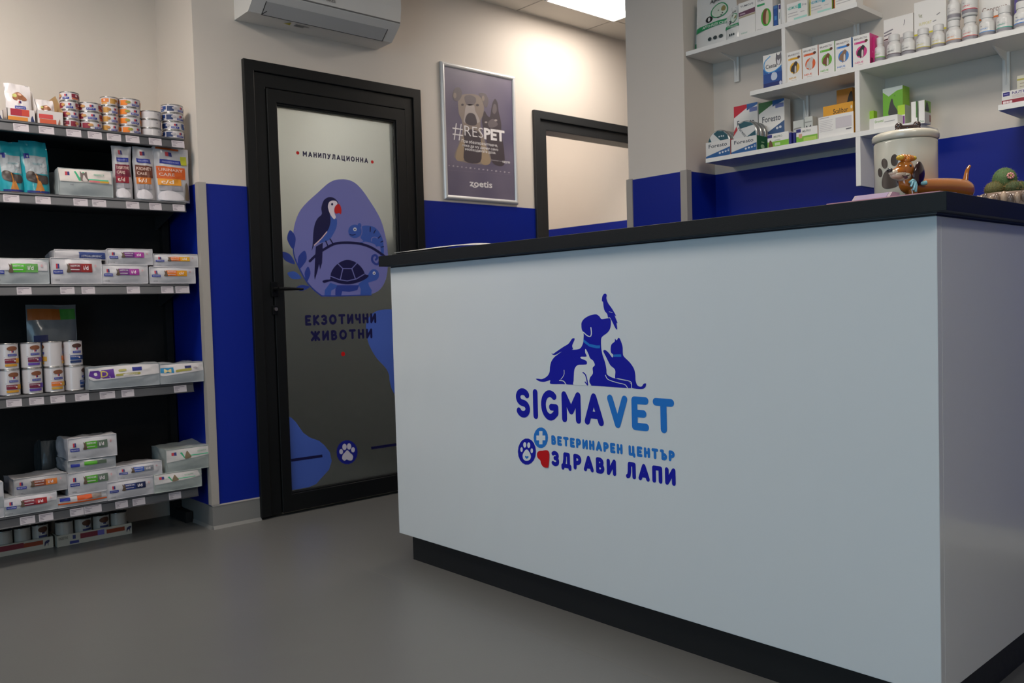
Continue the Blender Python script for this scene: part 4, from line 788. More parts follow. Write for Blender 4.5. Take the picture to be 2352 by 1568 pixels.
# ---- goods on the top shelves
GT_ = [('e', .62, .62, .22, .14, '#2f8a5c'), ('e', .62, .62, .19, .12, '#c9d2c4'), ('P', [(.48, .6), (.5, .7), (.6, .72), (.62, .62), (.66, .7), (.76, .68), (.74, .58), (.64, .48), (.55, .5)], '#3c4038'), ('e', .72, .64, .06, .05, '#8d8250'), ('e', .38, .5, .09, .06, '#16181a'), ('e', .38, .5, .03, .04, '#d0d0cc'),
       ('p', [(.02, .30), (.02, .40), (.95, .44), (.95, .36), (.4, .33)], '#1f8a54'), ('t', .22, .345, .05, '#dfe8e0', 'APTO-FLEX CHEW', .68), ('t', .38, .80, .07, '#22242a', 'Aptus', .3), ('e', .42, .12, .05, .035, '#2a3a3c'), ('e', .56, .12, .05, .035, '#2a3a3c'), ('e', .70, .12, .05, .035, '#2a3a3c')]
def ppouch(x0, x1, yb, yt, z, xf, d, items, sd, label, col='#d5d5d2'):
    y, w, hh = px_span(x0, x1, yb, yt, xf, z)
    return pouch(w, d, hh, col, items, sd, 'supplement_pouch', label, 'pouch', (xf, y, z+.0005), TURN, 'white and green pouches on the pharmacy wall', lean=.015)
ppouch(1578, 1625, 110, 12, ZA, 3.33, .04, [('r', .02, .1, .9, .2, '#1f8a54')], 61, 'pale pouch mostly hidden behind the big green striped pouch', '#b9c2c0')
ppouch(1592, 1684, 100, -6, ZA, 3.262, .045, GT_, 62, 'big white pouch with green stripe and heart at the top shelf end')
ppouch(1663, 1695, 92, 17, ZA, 3.256, .03, GT_, 63, 'small white pouch with green stripe leaning on the big one')
YU = lambda c, extra: [('t', .1, .86, .055, '#55525c', 'YUMOVE', .8)]+extra
pbox(1697, 1735, 83, 9, ZA, 'white box with plum band next to the small striped pouch', YU('', [('p', [(0, .60), (0, .72), (1, .76), (1, .62)], '#6a4358'), ('r', .08, .64, .4, .68, '#b9a0b0'), ('p', [(0, .54), (0, .59), (1, .61), (1, .56)], '#b0a48a'), ('t', .12, .06, .04, '#7fb09a', 'VETERINARY', .4)]))
pbox(1735.5, 1775, 75, -4, ZA, 'white box with a round green dog picture on the top shelf', YU('', [('r', .1, .72, .55, .78, '#3fa468'), ('e', .62, .35, .3, .26, '#4cae3c'), ('P', [(.45, .2), (.42, .4), (.5, .56), (.66, .58), (.72, .4), (.66, .15)], '#7a4a34'), ('P', [(.6, .2), (.64, .5), (.74, .52), (.78, .3), (.7, .15)], '#d0b890'), ('s', [(.08, .05), (.4, .05)], .012, '#b5b2ae')]))
pbox(1777, 1786, 62, 14, ZA, 'thin blue box beside the shelf divider', [('r', 0, 0, 1, .85, '#23539a'), ('r', .2, .3, .8, .5, '#4a90c8')], col='#4a78b0')
pbox(1787.5, 1794, 60, 10, ZA, 'thin white box with a violet cap mark against the divider', [('r', .2, .75, .9, .95, '#4a3a78'), ('r', .3, .3, .6, .6, '#a8aeb5')])
MB_ = lambda c: [('t', .05, .66, .16, c, 'NEXMUNE', .5), ('r', .56, .6, .70, .86, c), ('s', [(.08, .45), (.5, .45)], .05, '#bdbab8'), ('s', [(.08, .3), (.55, .3)], .05, '#c5c2c0'), ('r', .35, .06, .98, .16, '#a9d8cc'), ('s', [(.68, .4), (.85, .4)], .04, '#bdbab8'), ('t', .75, .7, .1, '#8a8a90', '20 mg', .2)]
pbox(1807, 1855, 46, 11, ZA, 'white box with turquoise square beside the divider on the top shelf', MB_('#48b8a8'))
pbox(1860, 1911, 35, -2, ZA, 'white box with yellow edge between two others on the top shelf', MB_('#3aa8c0')+[('r', 0, 0, .04, 1, '#c8c02c')], col='#dedbd6', side='#a9c050')
pbox(1914, 1966, 20, -18, ZA, 'white box with black red and yellow stripes at the top shelf corner', [('r', .0, 0, .03, 1, '#16161a'), ('r', .03, 0, .055, 1, '#b02a2a'), ('r', .055, 0, .08, 1, '#d8b02a')]+[('s', [(.15, .25+.15*i), (.75, .25+.15*i)], .04, '#b8b5b2') for i in range(4)])
# ---- middle shelf
pbox(1753, 1796.5, 199, 129, ZCs, 'white and blue box with a husky head under the top shelf', [('r', 0, 0, 1, .42, '#1f4c94'), ('r', 0, 0, 1, .14, '#1b2f70'), ('p', [(0, .42), (0, .62), (.12, .5), (.3, .43), (.6, .44), (.97, .58), (1, .42)], '#2a62ac'), ('s', smooth_pts([(.38, .93), (.12, .82), (.05, .68), (.12, .52), (.35, .45), (.65, .47), (.97, .58)], False), .03, '#3f9ad4'), ('t', .14, .58, .12, '#26282c', 'Cestal', .6),
     ('P', [(.68, .78), (.72, .99), (.78, .92), (.88, .92), (.95, .99), (.98, .75), (.9, .62), (.75, .64)], '#6d6a70'), ('P', [(.76, .8), (.82, .74), (.92, .8), (.9, .66), (.82, .62), (.76, .68)], '#d8d5d8'), ('P', [(.42, .3), (.5, .42), (.7, .4), (.75, .28), (.66, .2), (.48, .2)], '#c8d2e4'), ('e', .92, .07, .07, .06, '#d0d2e0')], d=.05)
BR = [('#e0aa2a', '#3a3430', 'yellow', 1808, 1842, 190, 122), ('#e2622c', '#cfc8c2', 'orange', 1843, 1879, 183, 112), ('#6ab83a', '#7a4a34', 'green', 1880.5, 1917, 175, 103), ('#3f86d0', '#8a6a54', 'blue', 1918.5, 1956, 167, 95), ('#d43a86', '#26242a', 'pink', 1959, 1998, 158, 85)]
for c, dog, nm, x0, x1, yb, yt in BR:
    pbox(x0, x1, yb, yt, ZCs, 'upright chewable tablet box with %s circle and dog on the middle shelf' % nm, [('t', .09, .86, .06, '#5c4448', 'BRAVECTO', .76), ('r', .1, .72, .82, .79, c), ('t', .14, .735, .04, '#f0ece8', 'C', .06), ('e', .80, .775, .1, .045, '#5a3424'), ('e', .52, .45, .33, .19, c),
         ('P', [(.25, .36), (.3, .5), (.42, .56), (.5, .62), (.6, .66), (.72, .6), (.66, .5), (.66, .36), (.6, .26), (.52, .3), (.46, .24), (.4, .32)], dog), ('P', [(.52, .3), (.54, .5), (.62, .48), (.62, .3)], '#d8d0c8'), ('t', .12, .10, .055, c, 'NEUE', .5), ('s', [(.3, .05), (.62, .05)], .012, '#b8b0aa')], d=.075, side=c, group='five chewable tablet boxes',
         sit=[('t', .3, .4, .05, '#f0d8e4', 'BRAVECTO', .5), ('r', .1, .02, .9, .22, '#7a2a48')] if nm == 'pink' else ())
pbox(2003, 2010, 150, 86, ZCs, 'second box with pink side tucked behind the pink tablet box', [('r', 0, 0, 1, 1, '#c8357c')], xf=3.29, col='#c8357c', side='#d43a86')

def bottle(x0, x1, yb, yt, z, band, label, xf=3.29, txt='Vet', zb=None, small=False, cap='#d9d7d4'):
    xm = (x0+x1)/2; a, c = on(x0, (yb+yt)/2, 0, xf), on(x1, (yb+yt)/2, 0, xf); r = abs(a.y-c.y)/2*.91; y = on(xm, (yb+yt)/2, 0, xf).y
    h = on(xm, yt, 0, xf).z-z; P_ = mat('#d8d6d3', .35, coat=.2)
    t = thing('pill_bottle', label, 'bottle', (xf, y, z+.0004), TURN, 'white bottles on the pharmacy shelf')
    hb = h*(.62 if not small else .62); rc = r*(.77 if not small else .6)
    b = MB(); b.lathe([(0, 0), (r*.93, 0), (r, h*.02), (r, hb*.9), (r*.93, hb*.98), (rc*.92, hb*1.07), (rc*.9, h*.76)], P_, 26); b.build('bottle_body', t)
    b = MB(); b.lathe([(rc*.9, h*.745), (rc*1.02, h*.75), (rc*1.02, h*.752), (rc*1.02, h*.95), (rc*1.02, h*.96), (rc*.96, h*.998), (rc*.94, h), (0, h)], mat(cap, .4), 26); b.build('cap', t)
    b = MB(); R = r+.0003
    b.lathe([(R, h*.07), (R, hb*.86)], mat('#dedcd8', .3, coat=.3), 30)
    Fc = lambda x, yy, o: ((R+o)*math.sin(x/R), -(R+o)*math.cos(x/R), yy)
    it = []
    b.lathe([(R+.0003, h*.08), (R+.0003, h*.20)], ink('#8f8c92'), 30); b.lathe([(R+.0004, h*.20), (R+.0004, h*.226)], ink(band), 30)
    for o_ in (-.08,): it += [('t', -.1, .30, .045, band if band != '#4a2a34' else '#3a3a40', 'SUPPORT', .16), ('t', -.1, .42, .04, '#7d7a80', txt, .05), ('s', [(.0, .38), (.08, .38)], .008, '#b5b2b5'), ('s', [(.0, .34), (.1, .34)], .008, '#b5b2b5'), ('r', -.16, .11, -.14, .17, '#e0dede')]
    b.art(Fc, it, 2*math.pi*R, h, off=.0003, sub=10); b.build('bottle_label', t)
    return t, h
PB = ZCs
bottle(2009, 2033, 145, 87, PB, '#6ab83a', 'slim white dropper bottle beside the pink tablet box', small=True)
bt = [(2036.5, 2071, 142, 81, '#4a2a34', 'white bottle with dark band next to the slim bottle'), (2070.5, 2103, 132, 75, '#3a3036', 'white bottle with dark band in front of the flat white box'), (2103.5, 2138, 126, 67, '#d0c43a', 'first of two white bottles with yellow line'), (2139, 2172, 115, 58, '#d4c43a', 'second of two white bottles with yellow line'),
      (2172, 2210, 108, 49, '#e08a2a', 'white bottle with orange line carrying another bottle'), (2209.5, 2247, 100, 39, '#d43a2a', 'white bottle with red line carrying a red lined bottle'), (2248, 2287, 91, 28, '#3a8ad0', 'white bottle with blue line between red and turquoise ones'), (2287, 2327, 80, 16, '#3ab09a', 'white bottle with turquoise line'), (2327.5, 2372, 70, 5, '#2a7ad0', 'white bottle with bright blue line at the picture edge')]
for x0, x1, yb, yt, c, lab in bt:
    t, h = bottle(x0, x1, yb, yt, PB, c, lab, xf=3.292)
    if 'orange line' in lab: bottle(2175, 2207, 50, -14, PB+h+.0006, '#b5b2b0', 'plain backed white bottle standing on the orange lined bottle', xf=3.292)
    if 'red line' in lab: bottle(2208, 2246, 36, -30, PB+h+.0006, '#d02a3a', 'white bottle with bold red line standing on another bottle', xf=3.292)
pbox(2030, 2098, 118, 47, PB, 'flat white box with brown stripe stacked behind the dark banded bottles', [('p', [(0, .56), (0, .585), (.38, .61), (.38, .58)], '#5a3438'), ('s', [(.03, .72), (.3, .76)], .03, '#8a868c'), ('s', [(.03, .66), (.25, .69)], .03, '#8a868c'), ('p', [(.68, .78), (.7, .8), (.73, .9), (.71, .9)], '#3a3a40'), ('r', 0, .0, 1, .55, '#b2b0b2')], xf=3.36, d=.05)
pbox(2100, 2174, 108, 8, PB, 'white box with yellow stripe standing behind the yellow lined bottles', [('r', 0, 0, 1, .42, '#aeacae'), ('r', 0, .42, 1, .45, '#d4cc2a'), ('t', .14, .72, .07, '#8a8a60', 'Vet', .12), ('t', .15, .58, .05, '#d8d090', 'SUPPORT', .4), ('s', [(.6, .6), (.68, .61)], .02, '#a8a5a5'), ('s', [(.72, .7), (.8, .72)], .02, '#9a9898')], xf=3.36, d=.05)
pbox(2249, 2321, 80, -35, PB, 'white box with orange stripe behind the blue lined bottle', [('r', 0, 0, 1, .40, '#b2b0b2'), ('r', 0, .40, 1, .43, '#d8702a'), ('t', .1, .5, .1, '#a08d86', 'Coprovet', .8)], xf=3.36, d=.05)
pbox(2330, 2400, 60, -20, PB, 'violet and grey box behind the turquoise lined bottle', [('r', .1, 0, 1, 1, '#5a5a66')], xf=3.37, d=.04, col='#4a3a86')
# ---- lower shelf
FO = lambda c1, c2: [('p', [(0, .78), (0, 1), (.55, 1), (.55, .93)], c1), ('p', [(.55, 1), (1, 1), (1, .96), (.55, .88)], '#2a5f9c'), ('r', .66, .84, .98, .92, '#6a78b0'), ('t', .14, .60, .12, '#3a4450', 'Foresto', .72), ('p', [(.0, .0), (.0, .3), (1, .58), (1, 0)], c2), ('e', .72, .45, .05, .025, '#d0d6dc'), ('e', .84, .46, .05, .025, '#d0d6dc'), ('P', [(.05, .2), (.06, .4), (.12, .52), (.2, .54), (.3, .52), (.34, .42), (.3, .2)], '#8d6a48'), ('e', .18, .42, .05, .03, '#3a2c24')]
pbox(1686, 1741, 320, 246, ZDs, 'tall collar box with red corner behind the round tins', FO('#c8283c', '#2a5f94'), xf=3.37, d=.05)
pbox(1743, 1802, 310, 238, ZDs, 'tall collar box with green corner behind the row of round tins', FO('#2c6a3a', '#3a5a86'), xf=3.36, d=.05)
TR = [('t', .12, .62, .24, '#33404c', 'Foresto', .76), ('p', [(0, 0), (0, .12), (.98, .52), (1, .52), (1, 0)], '#1f5a94'), ('e', .58, .22, .04, .07, '#d5dde4'), ('e', .70, .25, .04, .07, '#d5dde4'), ('e', .82, .28, .04, .07, '#d5dde4'), ('e', .93, .31, .04, .07, '#d5dde4'), ('r', .56, .30, .98, .34, '#1f5a94')]
def tin_tray(x0, x1, yb, yt, label, side):
    y, w, h = px_span(x0, x1, yb, yt, 3.256, ZDs); t = thing('display_tray', label, 'tray', (3.256, y, ZDs+.0004), TURN, 'card trays of round tins'); d = .185; CBm = mat('#dcdad6', .45)
    b = MB(); b.box(0, w, 0, .002, 0, h, CBm); b.box(0, w, d-.002, d, 0, h, CBm); b.box(0, w, .002, d-.002, 0, .002, CBm); b.art(frontF(), TR, w, h, off=.0003); b.build('tray_front', t)
    b = MB(); s = mat(side, .45)
    b.box(0, .002, .002, d-.002, .002, h, mat('#b02a34', .45)); b.box(w-.002, w, .002, d-.002, .002, h, s)
    b.art(lambda x, yy, o: (w+o, x, yy), [('e', .25, .3, .08, .14, '#a8c8a0'), ('r', .2, .55, .32, .62, '#a8c8a0'), ('P', [(.6, 0), (.55, .5), (.75, .7), (.95, .4), (.95, 0)], '#5a3e30')], d, h, off=.0003); b.build('tray_side', t)
    return y, w, h
def tin(y, xf, z, r, dz, rot, label, face):
    """flat round tin standing on its edge, its lid towards the room"""
    b = MB(); al = mat('#c4c4c2', .25, metal=.85)
    t = .026
    prof = [(0, 0), (r*.93, 0), (r, .002), (r, t*.5), (r*1.015, t*.52), (r*1.015, t-.003), (r*.98, t), (0, t)]
    b.lathe(prof, al, 36); o3 = []
    b.v = [(v[0], v[2]-t/2, v[1]+r) for v in b.v]
    c, s = math.cos(rot), math.sin(rot)
    def F(x, yy, o):
        u, w_ = (x-.5)*2*r, (yy-.5)*2*r; l = math.hypot(u, w_); k = min(1, r*.95/l) if l else 1; u *= k; w_ *= k
        return (u*c-w_*s, -t/2-o, u*s+w_*c+r)
    b.art(F, face, 1, 1, off=.0006)
    o = b.build('round_tin', None, (xf, y, z+dz), TURN); tag(o, label, 'tin', 'round collar tins in the card trays'); return o
FACE = [('e', .5, .5, .48, .48, '#d4d4d2'), ('p', [(.02, .55), (.1, .8), (.35, .97), (.5, .99), (.2, .5)], '#1f5560'), ('p', [(.98, .55), (.95, .3), (.75, .06), (.6, .02), (.62, .5), (.7, .9), (.88, .8)], '#17505e'), ('t', .12, .44, .11, '#33404c', 'Foresto', .5), ('e', .72, .6, .03, .03, '#c8d2d6'), ('e', .78, .52, .03, .03, '#c8d2d6'), ('e', .82, .44, .03, .03, '#c8d2d6'), ('p', [(.02, .45), (.15, .4), (.2, .12), (.06, .25)], '#b8303a')]
ya, wa, ha = tin_tray(1621.5, 1677, 362, 329, 'card tray with red side holding tins at the lower shelf end', '#b8343c')
yb_, wb_, hb_ = tin_tray(1679.5, 1738, 354, 321, 'card tray with green side holding a row of tins', '#225c34')
r1 = wa*.46
for i in range(3): tin(ya-wa/2, 3.276+.034*i, ZDs+.003, r1, 0, 1.0+i*.7, ['front tin in the red sided tray', 'second tin in the red sided tray', 'rear tin in the red sided tray'][i], FACE)
for i in range(5): tin(yb_-wb_/2-.002, 3.276+.034*i, ZDs+.003, wb_*.47, .014, -.9+i*.5, ['front', 'second', 'third', 'fourth', 'fifth'][i]+' tin in the green sided tray', FACE)
VB = [('r', 0, 0, 1, .42, '#7cb83a'), ('r', .0, .72, .22, .96, '#2a2c78'), ('t', .3, .68, .16, '#7a8a7c', 'MILPRO', .4), ('s', [(.35, .5), (.6, .5)], .06, '#b5b8b2'), ('P', [(.05, .0), (.08, .4), (.14, .55), (.22, .35), (.25, .0)], '#6a4a34'), ('r', .35, .1, .6, .3, '#c8dcb0')]
pbox(1763, 1812, 341, 310, ZDs, 'low white and green tablet box with a dog beside the green sided tray', VB)
pbox(1813, 1818, 333, 303, ZDs, 'thin box with dark blue edge beside the low green boxes', [('r', 0, 0, 1, 1, '#232a80')], xf=3.258, h=.047, col='#232a80')
pbox(1822, 1827, 331, 305, ZDs, 'second thin dark blue edged box before the cat tablet box', [('r', 0, 0, 1, 1, '#232a80')], xf=3.258, h=.044, col='#232a80')
pbox(1829, 1878, 326, 297, ZDs, 'low white and green tablet box with pink mark', VB[:3]+[('r', .12, .3, .28, .6, '#d8a48c'), ('r', .35, .05, .95, .3, '#b0cc60')])
pbox(1822, 1847, 318, 279, ZDs, 'small grey white box with letter behind the blue edged boxes', [('t', .15, .35, .22, '#3a6a8c', 'F', .3), ('s', [(.1, .7), (.7, .72)], .05, '#8a8a88')], xf=3.36, d=.04, col='#c8ccc6')
pbox(1848, 1867, 312, 270, ZDs, 'small white box with a grey cat face behind the low boxes', [('P', [(.15, .2), (.15, .6), (.25, .7), (.5, .62), (.8, .7), (.85, .3), (.6, .1)], '#55555a'), ('r', .05, .8, .9, .84, '#9a9c98')], xf=3.35, d=.04, col='#c8ccc6')
pbox(1922, 1959, 300, 208, ZDs, 'tall deep yellow box with a black dog beside the shelf divider', [('P', [(.55, .3), (.6, .6), (.75, .85), (.99, .9), (.99, .3)], '#1c1a1c')], xf=3.40, d=.04, col='#c8862a')
pbox(1891, 1960, 305, 246, ZDs, 'yellow collar box with large black name behind the white box', [('t', .34, .74, .14, '#2c2620', 'Scalibor', .5), ('s', [(.2, .62), (.45, .63)], .02, '#e8c880'), ('e', .95, .85, .03, .05, '#e8dcc0')], xf=3.33, d=.045, col='#dc9c1c')
pbox(1880, 1961, 317, 271, ZDs, 'wide white box with small print in front of the yellow boxes', [('s', [(.04, .93), (.3, .94)], .03, '#a8a0a8')]+[('s', [(.04, .8-.08*i), (.42-.03*(i % 3), .8-.08*i)], .015, '#c0b8bc') for i in range(7)]+[('r', .5, .35, .95, .85, '#d0c8cc'), ('s', [(.8, .25), (.93, .26)], .05, '#6a646c')], d=.06, side='#dc9c1c')
# right of the divider
pbox(2028, 2074, 285, 205, ZDs, 'bright green wormer box with a seated dog behind the ceramic jar', [('r', 0, 0, 1, .30, '#8fae98'), ('r', 0, .30, 1, .92, '#6aa832'), ('p', [(0, .92), (.3, .8), (.7, .9), (1, .92), (1, 1), (0, 1)], '#b8c4c0'), ('t', .15, .2, .06, '#4a6a54', 'Drontal', .6), ('t', .55, .78, .04, '#3a6a28', 'XL', .1), ('P', [(.3, .36), (.32, .55), (.42, .72), (.5, .72), (.55, .6), (.72, .45), (.75, .36)], '#3a3a3c')], xf=3.34, d=.06, col='#7cb83a', side='#86b828')
pbox(2062, 2079, 290, 243, ZDs, 'small lime topped box with purple square behind the ceramic jar', [('r', 0, .55, 1, 1, '#a8cc3a'), ('r', 0, .1, .95, .5, '#7a2a88'), ('s', [(.2, .3), (.7, .3)], .04, '#c8a0d0')], xf=3.31, d=.05, side='#b0b8a0')
pbox(2093, 2107, 290, 235, ZDs, 'narrow white wormer box standing behind the jar lid', [('t', .25, .05, .09, '#4a8a5a', 'Dron', .6), ('r', .8, .3, 1, 1, '#4a7a3a')], xf=3.31, d=.04, side='#8aa088')
pbox(2110, 2124, 290, 232, ZDs, 'narrow white wormer box with a cat on its green side', [('t', .2, .05, .09, '#4a8a5a', 'Dron', .65)], xf=3.305, d=.055, sit=[('r', 0, .5, 1, 1, '#7aa04a'), ('P', [(.1, .55), (.2, .8), (.35, .95), (.5, .9), (.65, .7), (.7, .55)], '#3a3a3c'), ('r', .0, .0, 1, .5, '#c8c4c0'), ('r', .75, .1, .95, .4, '#8a4a3a')])
pbox(1997, 2062, 298, 274, ZDs, 'low white wormer display tray at the divider', [('r', 0, 0, .16, .98, '#dedbd6'), ('t', .2, .55, .22, '#7aa83a', 'Drontal', .3), ('s', [(.55, .5), (.9, .52)], .06, '#9a9c9a')], d=.06)
pbox(1996, 2007, 276, 256, ZDs, 'small lime green box beside the divider behind the low tray', [('r', 0, .0, 1, .55, '#dedbd6')], xf=3.33, d=.03, col='#9ac83a')
# small shelf at the picture edge
pbox(2301, 2400, 242, 212, ZE, 'white and dark red box with violet writing on the small shelf', [('r', .0, .0, 1, .32, '#8c2434'), ('r', .03, .62, .19, .92, '#2a2474'), ('s', [(.05, .77), (.16, .77)], .05, '#8a86c0'), ('t', .25, .70, .2, '#4a3a7a', 'NUTRI-GEL', .6), ('r', .03, .06, .10, .24, '#e0d0d0'), ('r', .11, .06, .17, .24, '#e0d0d0'), ('r', .18, .06, .25, .24, '#e0d0d0')]+[('s', [(.25, .6-.08*i), (.9, .6-.08*i)], .02, '#c0a8a8') for i in range(3)], col='#dedbd6')
pbox(2336, 2410, 232, 175, ZE, 'tall pale box with olive and brown lines on the small shelf', [('r', 0, .85, 1, .9, '#a8a04a')]+[('s', [(.1, .75-.1*i), (.9, .75-.1*i)], .02, '#9a8a80') for i in range(6)], xf=3.36, d=.05, col='#c8c6b4')

# ------------------------------------------------------------------ things standing on the counter
ZK = ZTT+.0004
CER = mat('#d9d1be', .22, coat=.6)
JX, JY, JR = 2.1385, .9245, .0716
t = thing('treat_jar', 'cream ceramic treat jar with brown paw print and bone knob', 'jar', (JX, JY, ZK))
b = MB(); b.lathe([(0, 0), (JR*.94, 0), (JR, .006), (JR, .156), (JR*.985, .160), (JR*.95, .161)], CER, 56); jb = b.build('jar_body', t)
def jarF(ox, oy, s):
    def F(x, y, o):
        d = CF+CR*((ox+x*s-1176)/FPX)-CU*((oy+y*s-784)/FPX); R = JR+o
        a = d.x**2+d.y**2; bb = -2*(d.x*JX+d.y*JY); c = JX**2+JY**2-R*R; q = max(0, bb*bb-4*a*c); k = (-bb-math.sqrt(q))/2/a
        return (d.x*k-JX, d.y*k-JY, CH+d.z*k-ZK)
    return F
b = MB(); F = jarF(1900, 160, .22956); PAW = mat('#4c423c', .22, coat=.6)
def E_(cx, cy, rx, ry, a=0):
    ca, sa = math.cos(a), math.sin(a)
    return [(cx+rx*math.cos(q*.35)*ca-ry*math.sin(q*.35)*sa, cy+rx*math.cos(q*.35)*sa+ry*math.sin(q*.35)*ca) for q in range(18)]
for pts in (E_(573, 939, 31, 52, -.1), E_(673, 905, 38, 60, .05), E_(528, 1031, 22, 46, -.1), E_(757, 968, 46, 40, -.7)): b.poly(F, pts, PAW, .0006, 2)
b.poly(F, smooth_pts([(545, 1140), (552, 1080), (575, 1025), (620, 995), (665, 992), (700, 1010), (735, 1080), (740, 1110), (715, 1155), (670, 1180), (600, 1192), (558, 1180)]), PAW, .0006, 3)
b.build('paw_print', jb, weld=True)
b = MB(); b.lathe([(0, .162), (JR+.001, .162), (JR+.0035, .165), (JR+.0038, .174), (JR+.002, .179), (JR*.93, .1825), (JR*.6, .185), (0, .186)], CER, 56); ld = b.build('lid', t)
b = MB(); BN = mat('#3a2a26', .2, coat=.6)
ax = Vector((.744, -.668, .06)).normalized(); cc = Vector((0.006, -.004, .196))
b.tube([cc-ax*.024, cc-ax*.012, cc, cc+ax*.012, cc+ax*.024], [.0085, .0075, .007, .0075, .0085], BN, 14)
for s in (-1, 1):
    for q in (-1, 1): b.blob(cc+ax*(.0225*s)+Vector((0, 0, .0048*q+.001)), (.0088, .0088, .0088), BN, 16, 10)
b.tube([(cc.x, cc.y, .184), (cc.x, cc.y, .196)], .010, BN, 12)
b.build('bone_knob', ld)

# glazed dachshund figurine
dog = thing('dachshund_figurine', 'glazed brown dachshund figurine with orange bow standing before the jar', 'figurine', (2.066, .832, ZK), math.atan2(.795-.866, 2.205-1.93))
GB = mat('#a8621e', .16, coat=.8); GD = mat('#2a0e10', .14, coat=.9); GW = mat('#c9bba4', .2, coat=.7)
b = MB()
b.tube(smooth_pts([(-.097, 0, .050), (-.093, 0, .043), (-.084, 0, .037), (-.06, 0, .0335), (-.02, 0, .0345), (.04, 0, .036), (.08, 0, .035), (.105, 0, .0335), (.122, 0, .0325), (.131, 0, .032), (.134, 0, .032)], False, 3),
       [x for q in smooth_pts([(.012,), (.0155,), (.0190,), (.0205,), (.021,), (.0225,), (.024,), (.0245,), (.021,), (.012,), (.002,)], False, 3) for x in q], GB, 24)
for lx in (-.082, -.064, .088, .108):
    sy = -1 if lx in (-.082, .108) else 1
    b.tube([(lx, .010*sy, .026), (lx, .012*sy, .012), (lx, .013*sy, .003), (lx-.004, .013*sy, .0)], [.011, .009, .0085, .008], GB, 12)
    b.blob((lx-.004, .013*sy, .005), (.011, .009, .005), GB, 12, 8)
tl = smooth_pts([(.114, 0, .046), (.119, 0, .060), (.122, 0, .072), (.127, 0, .083), (.133, 0, .090)], False, 3)
b.tube(tl, [.0068-.0032*i/(len(tl)-1) for i in range(len(tl))], GB, 14); b.blob(tl[-1], (.0037, .0037, .0037), GB, 12, 8)
b.tube(smooth_pts([(-.086, 0, .045), (-.091, 0, .058), (-.094, 0, .070)], False, 3), .0140, GB, 16)
b.build('body', dog)
heads = []
b = MB()
b.blob((-.110, 0, .074), (.019, .0165, .020), GB, 22, 14)
b.blob((-.126, 0, .069), (.024, .012, .0115), GB, 22, 14, rot=Matrix.Rotation(-.35, 3, 'Y'))
heads.append(b.build('head', dog))
b = MB()
b.blob((-.128, 0, .0625), (.0225, .0125, .0095), GW, 22, 14, rot=Matrix.Rotation(-.12, 3, 'Y')); b.blob((-.141, 0, .0665), (.014, .0085, .0065), GW, 18, 10, rot=Matrix.Rotation(-.2, 3, 'Y')); b.blob((-.115, 0, .060), (.013, .0150, .0115), GW, 18, 12)
b.tube([(-.136, -.0095, .0605), (-.128, -.0128, .0570), (-.117, -.0155, .0600)], .0008, GD, 6); b.blob((-.123, -.0118, .0560), (.0055, .0028, .0035), mat('#5a3040', .3, coat=.5), 12, 8)
mz = b.build('muzzle', dog); heads.append(mz)
b = MB(); b.blob((-.1545, 0, .0705), (.0055, .006, .0045), mat('#101010', .15, coat=.9), 14, 10); b.build('nose', mz)
b = MB()
for s in (-1, 1): b.blob((-.113, .0150*s, .0795), (.0028, .0024, .0032), mat('#0c0c0c', .15, coat=.9), 12, 8)
heads.append(b.build('eye', dog))
for s in (-1, 1):
    b = MB(); b.blob((-.093, .0190*s, .0640), (.0165, .0052, .0250), GD, 22, 14, fn=lambda p, q: Vector((q.x*(1-.25*max(0, p.z)), q.y, q.z)), rot=Matrix.Rotation(.08, 3, 'Y')); heads.append(b.build('ear', dog))
b = MB(); TQ = mat('#8cc4cc', .3, coat=.5)
b.tube([(-.112, 0, .050), (-.104, -.016, .048), (-.098, -.018, .0455), (-.086, -.021, .0425), (-.077, -.0225, .0445)], [.003, .0045, .004, .0045, .005], TQ, 10)
for e, m_ in (((-.124, -.020, .034), (-.119, -.020, .044)), ((-.118, -.0215, .026), (-.113, -.022, .040)), ((-.111, -.022, .0225), (-.109, -.022, .038)), ((-.126, -.018, .044), (-.116, -.019, .049))): b.tube([(-.108, -.0185, .0475), m_, e], [.003, .0032, .0026], TQ, 8)
o = b.build('neck_ribbon', dog); o.location = (.021, -.002, -.004)
b = MB(); OR = mat('#c8761c', .18, coat=.8); YL = mat('#c8a422', .2, coat=.7)
for i, (x, r_, m_) in enumerate(((-.126, .0058, YL), (-.119, .0072, OR), (-.111, .0078, OR), (-.103, .0075, OR), (-.096, .0068, OR), (-.089, .0055, YL))): b.blob((x, -.002, .0975+.0005*(i % 2)), (.0062, .0085, r_), m_, 16, 10)
b.blob((-.112, -.006, .0925), (.008, .007, .007), OR, 14, 10); heads.append(b.build('head_bow', dog))
for o in heads: o.scale = (1.13, 1.13, 1.08); o.location = (.110*.13+.016, 0, -.06*.08-.0035)

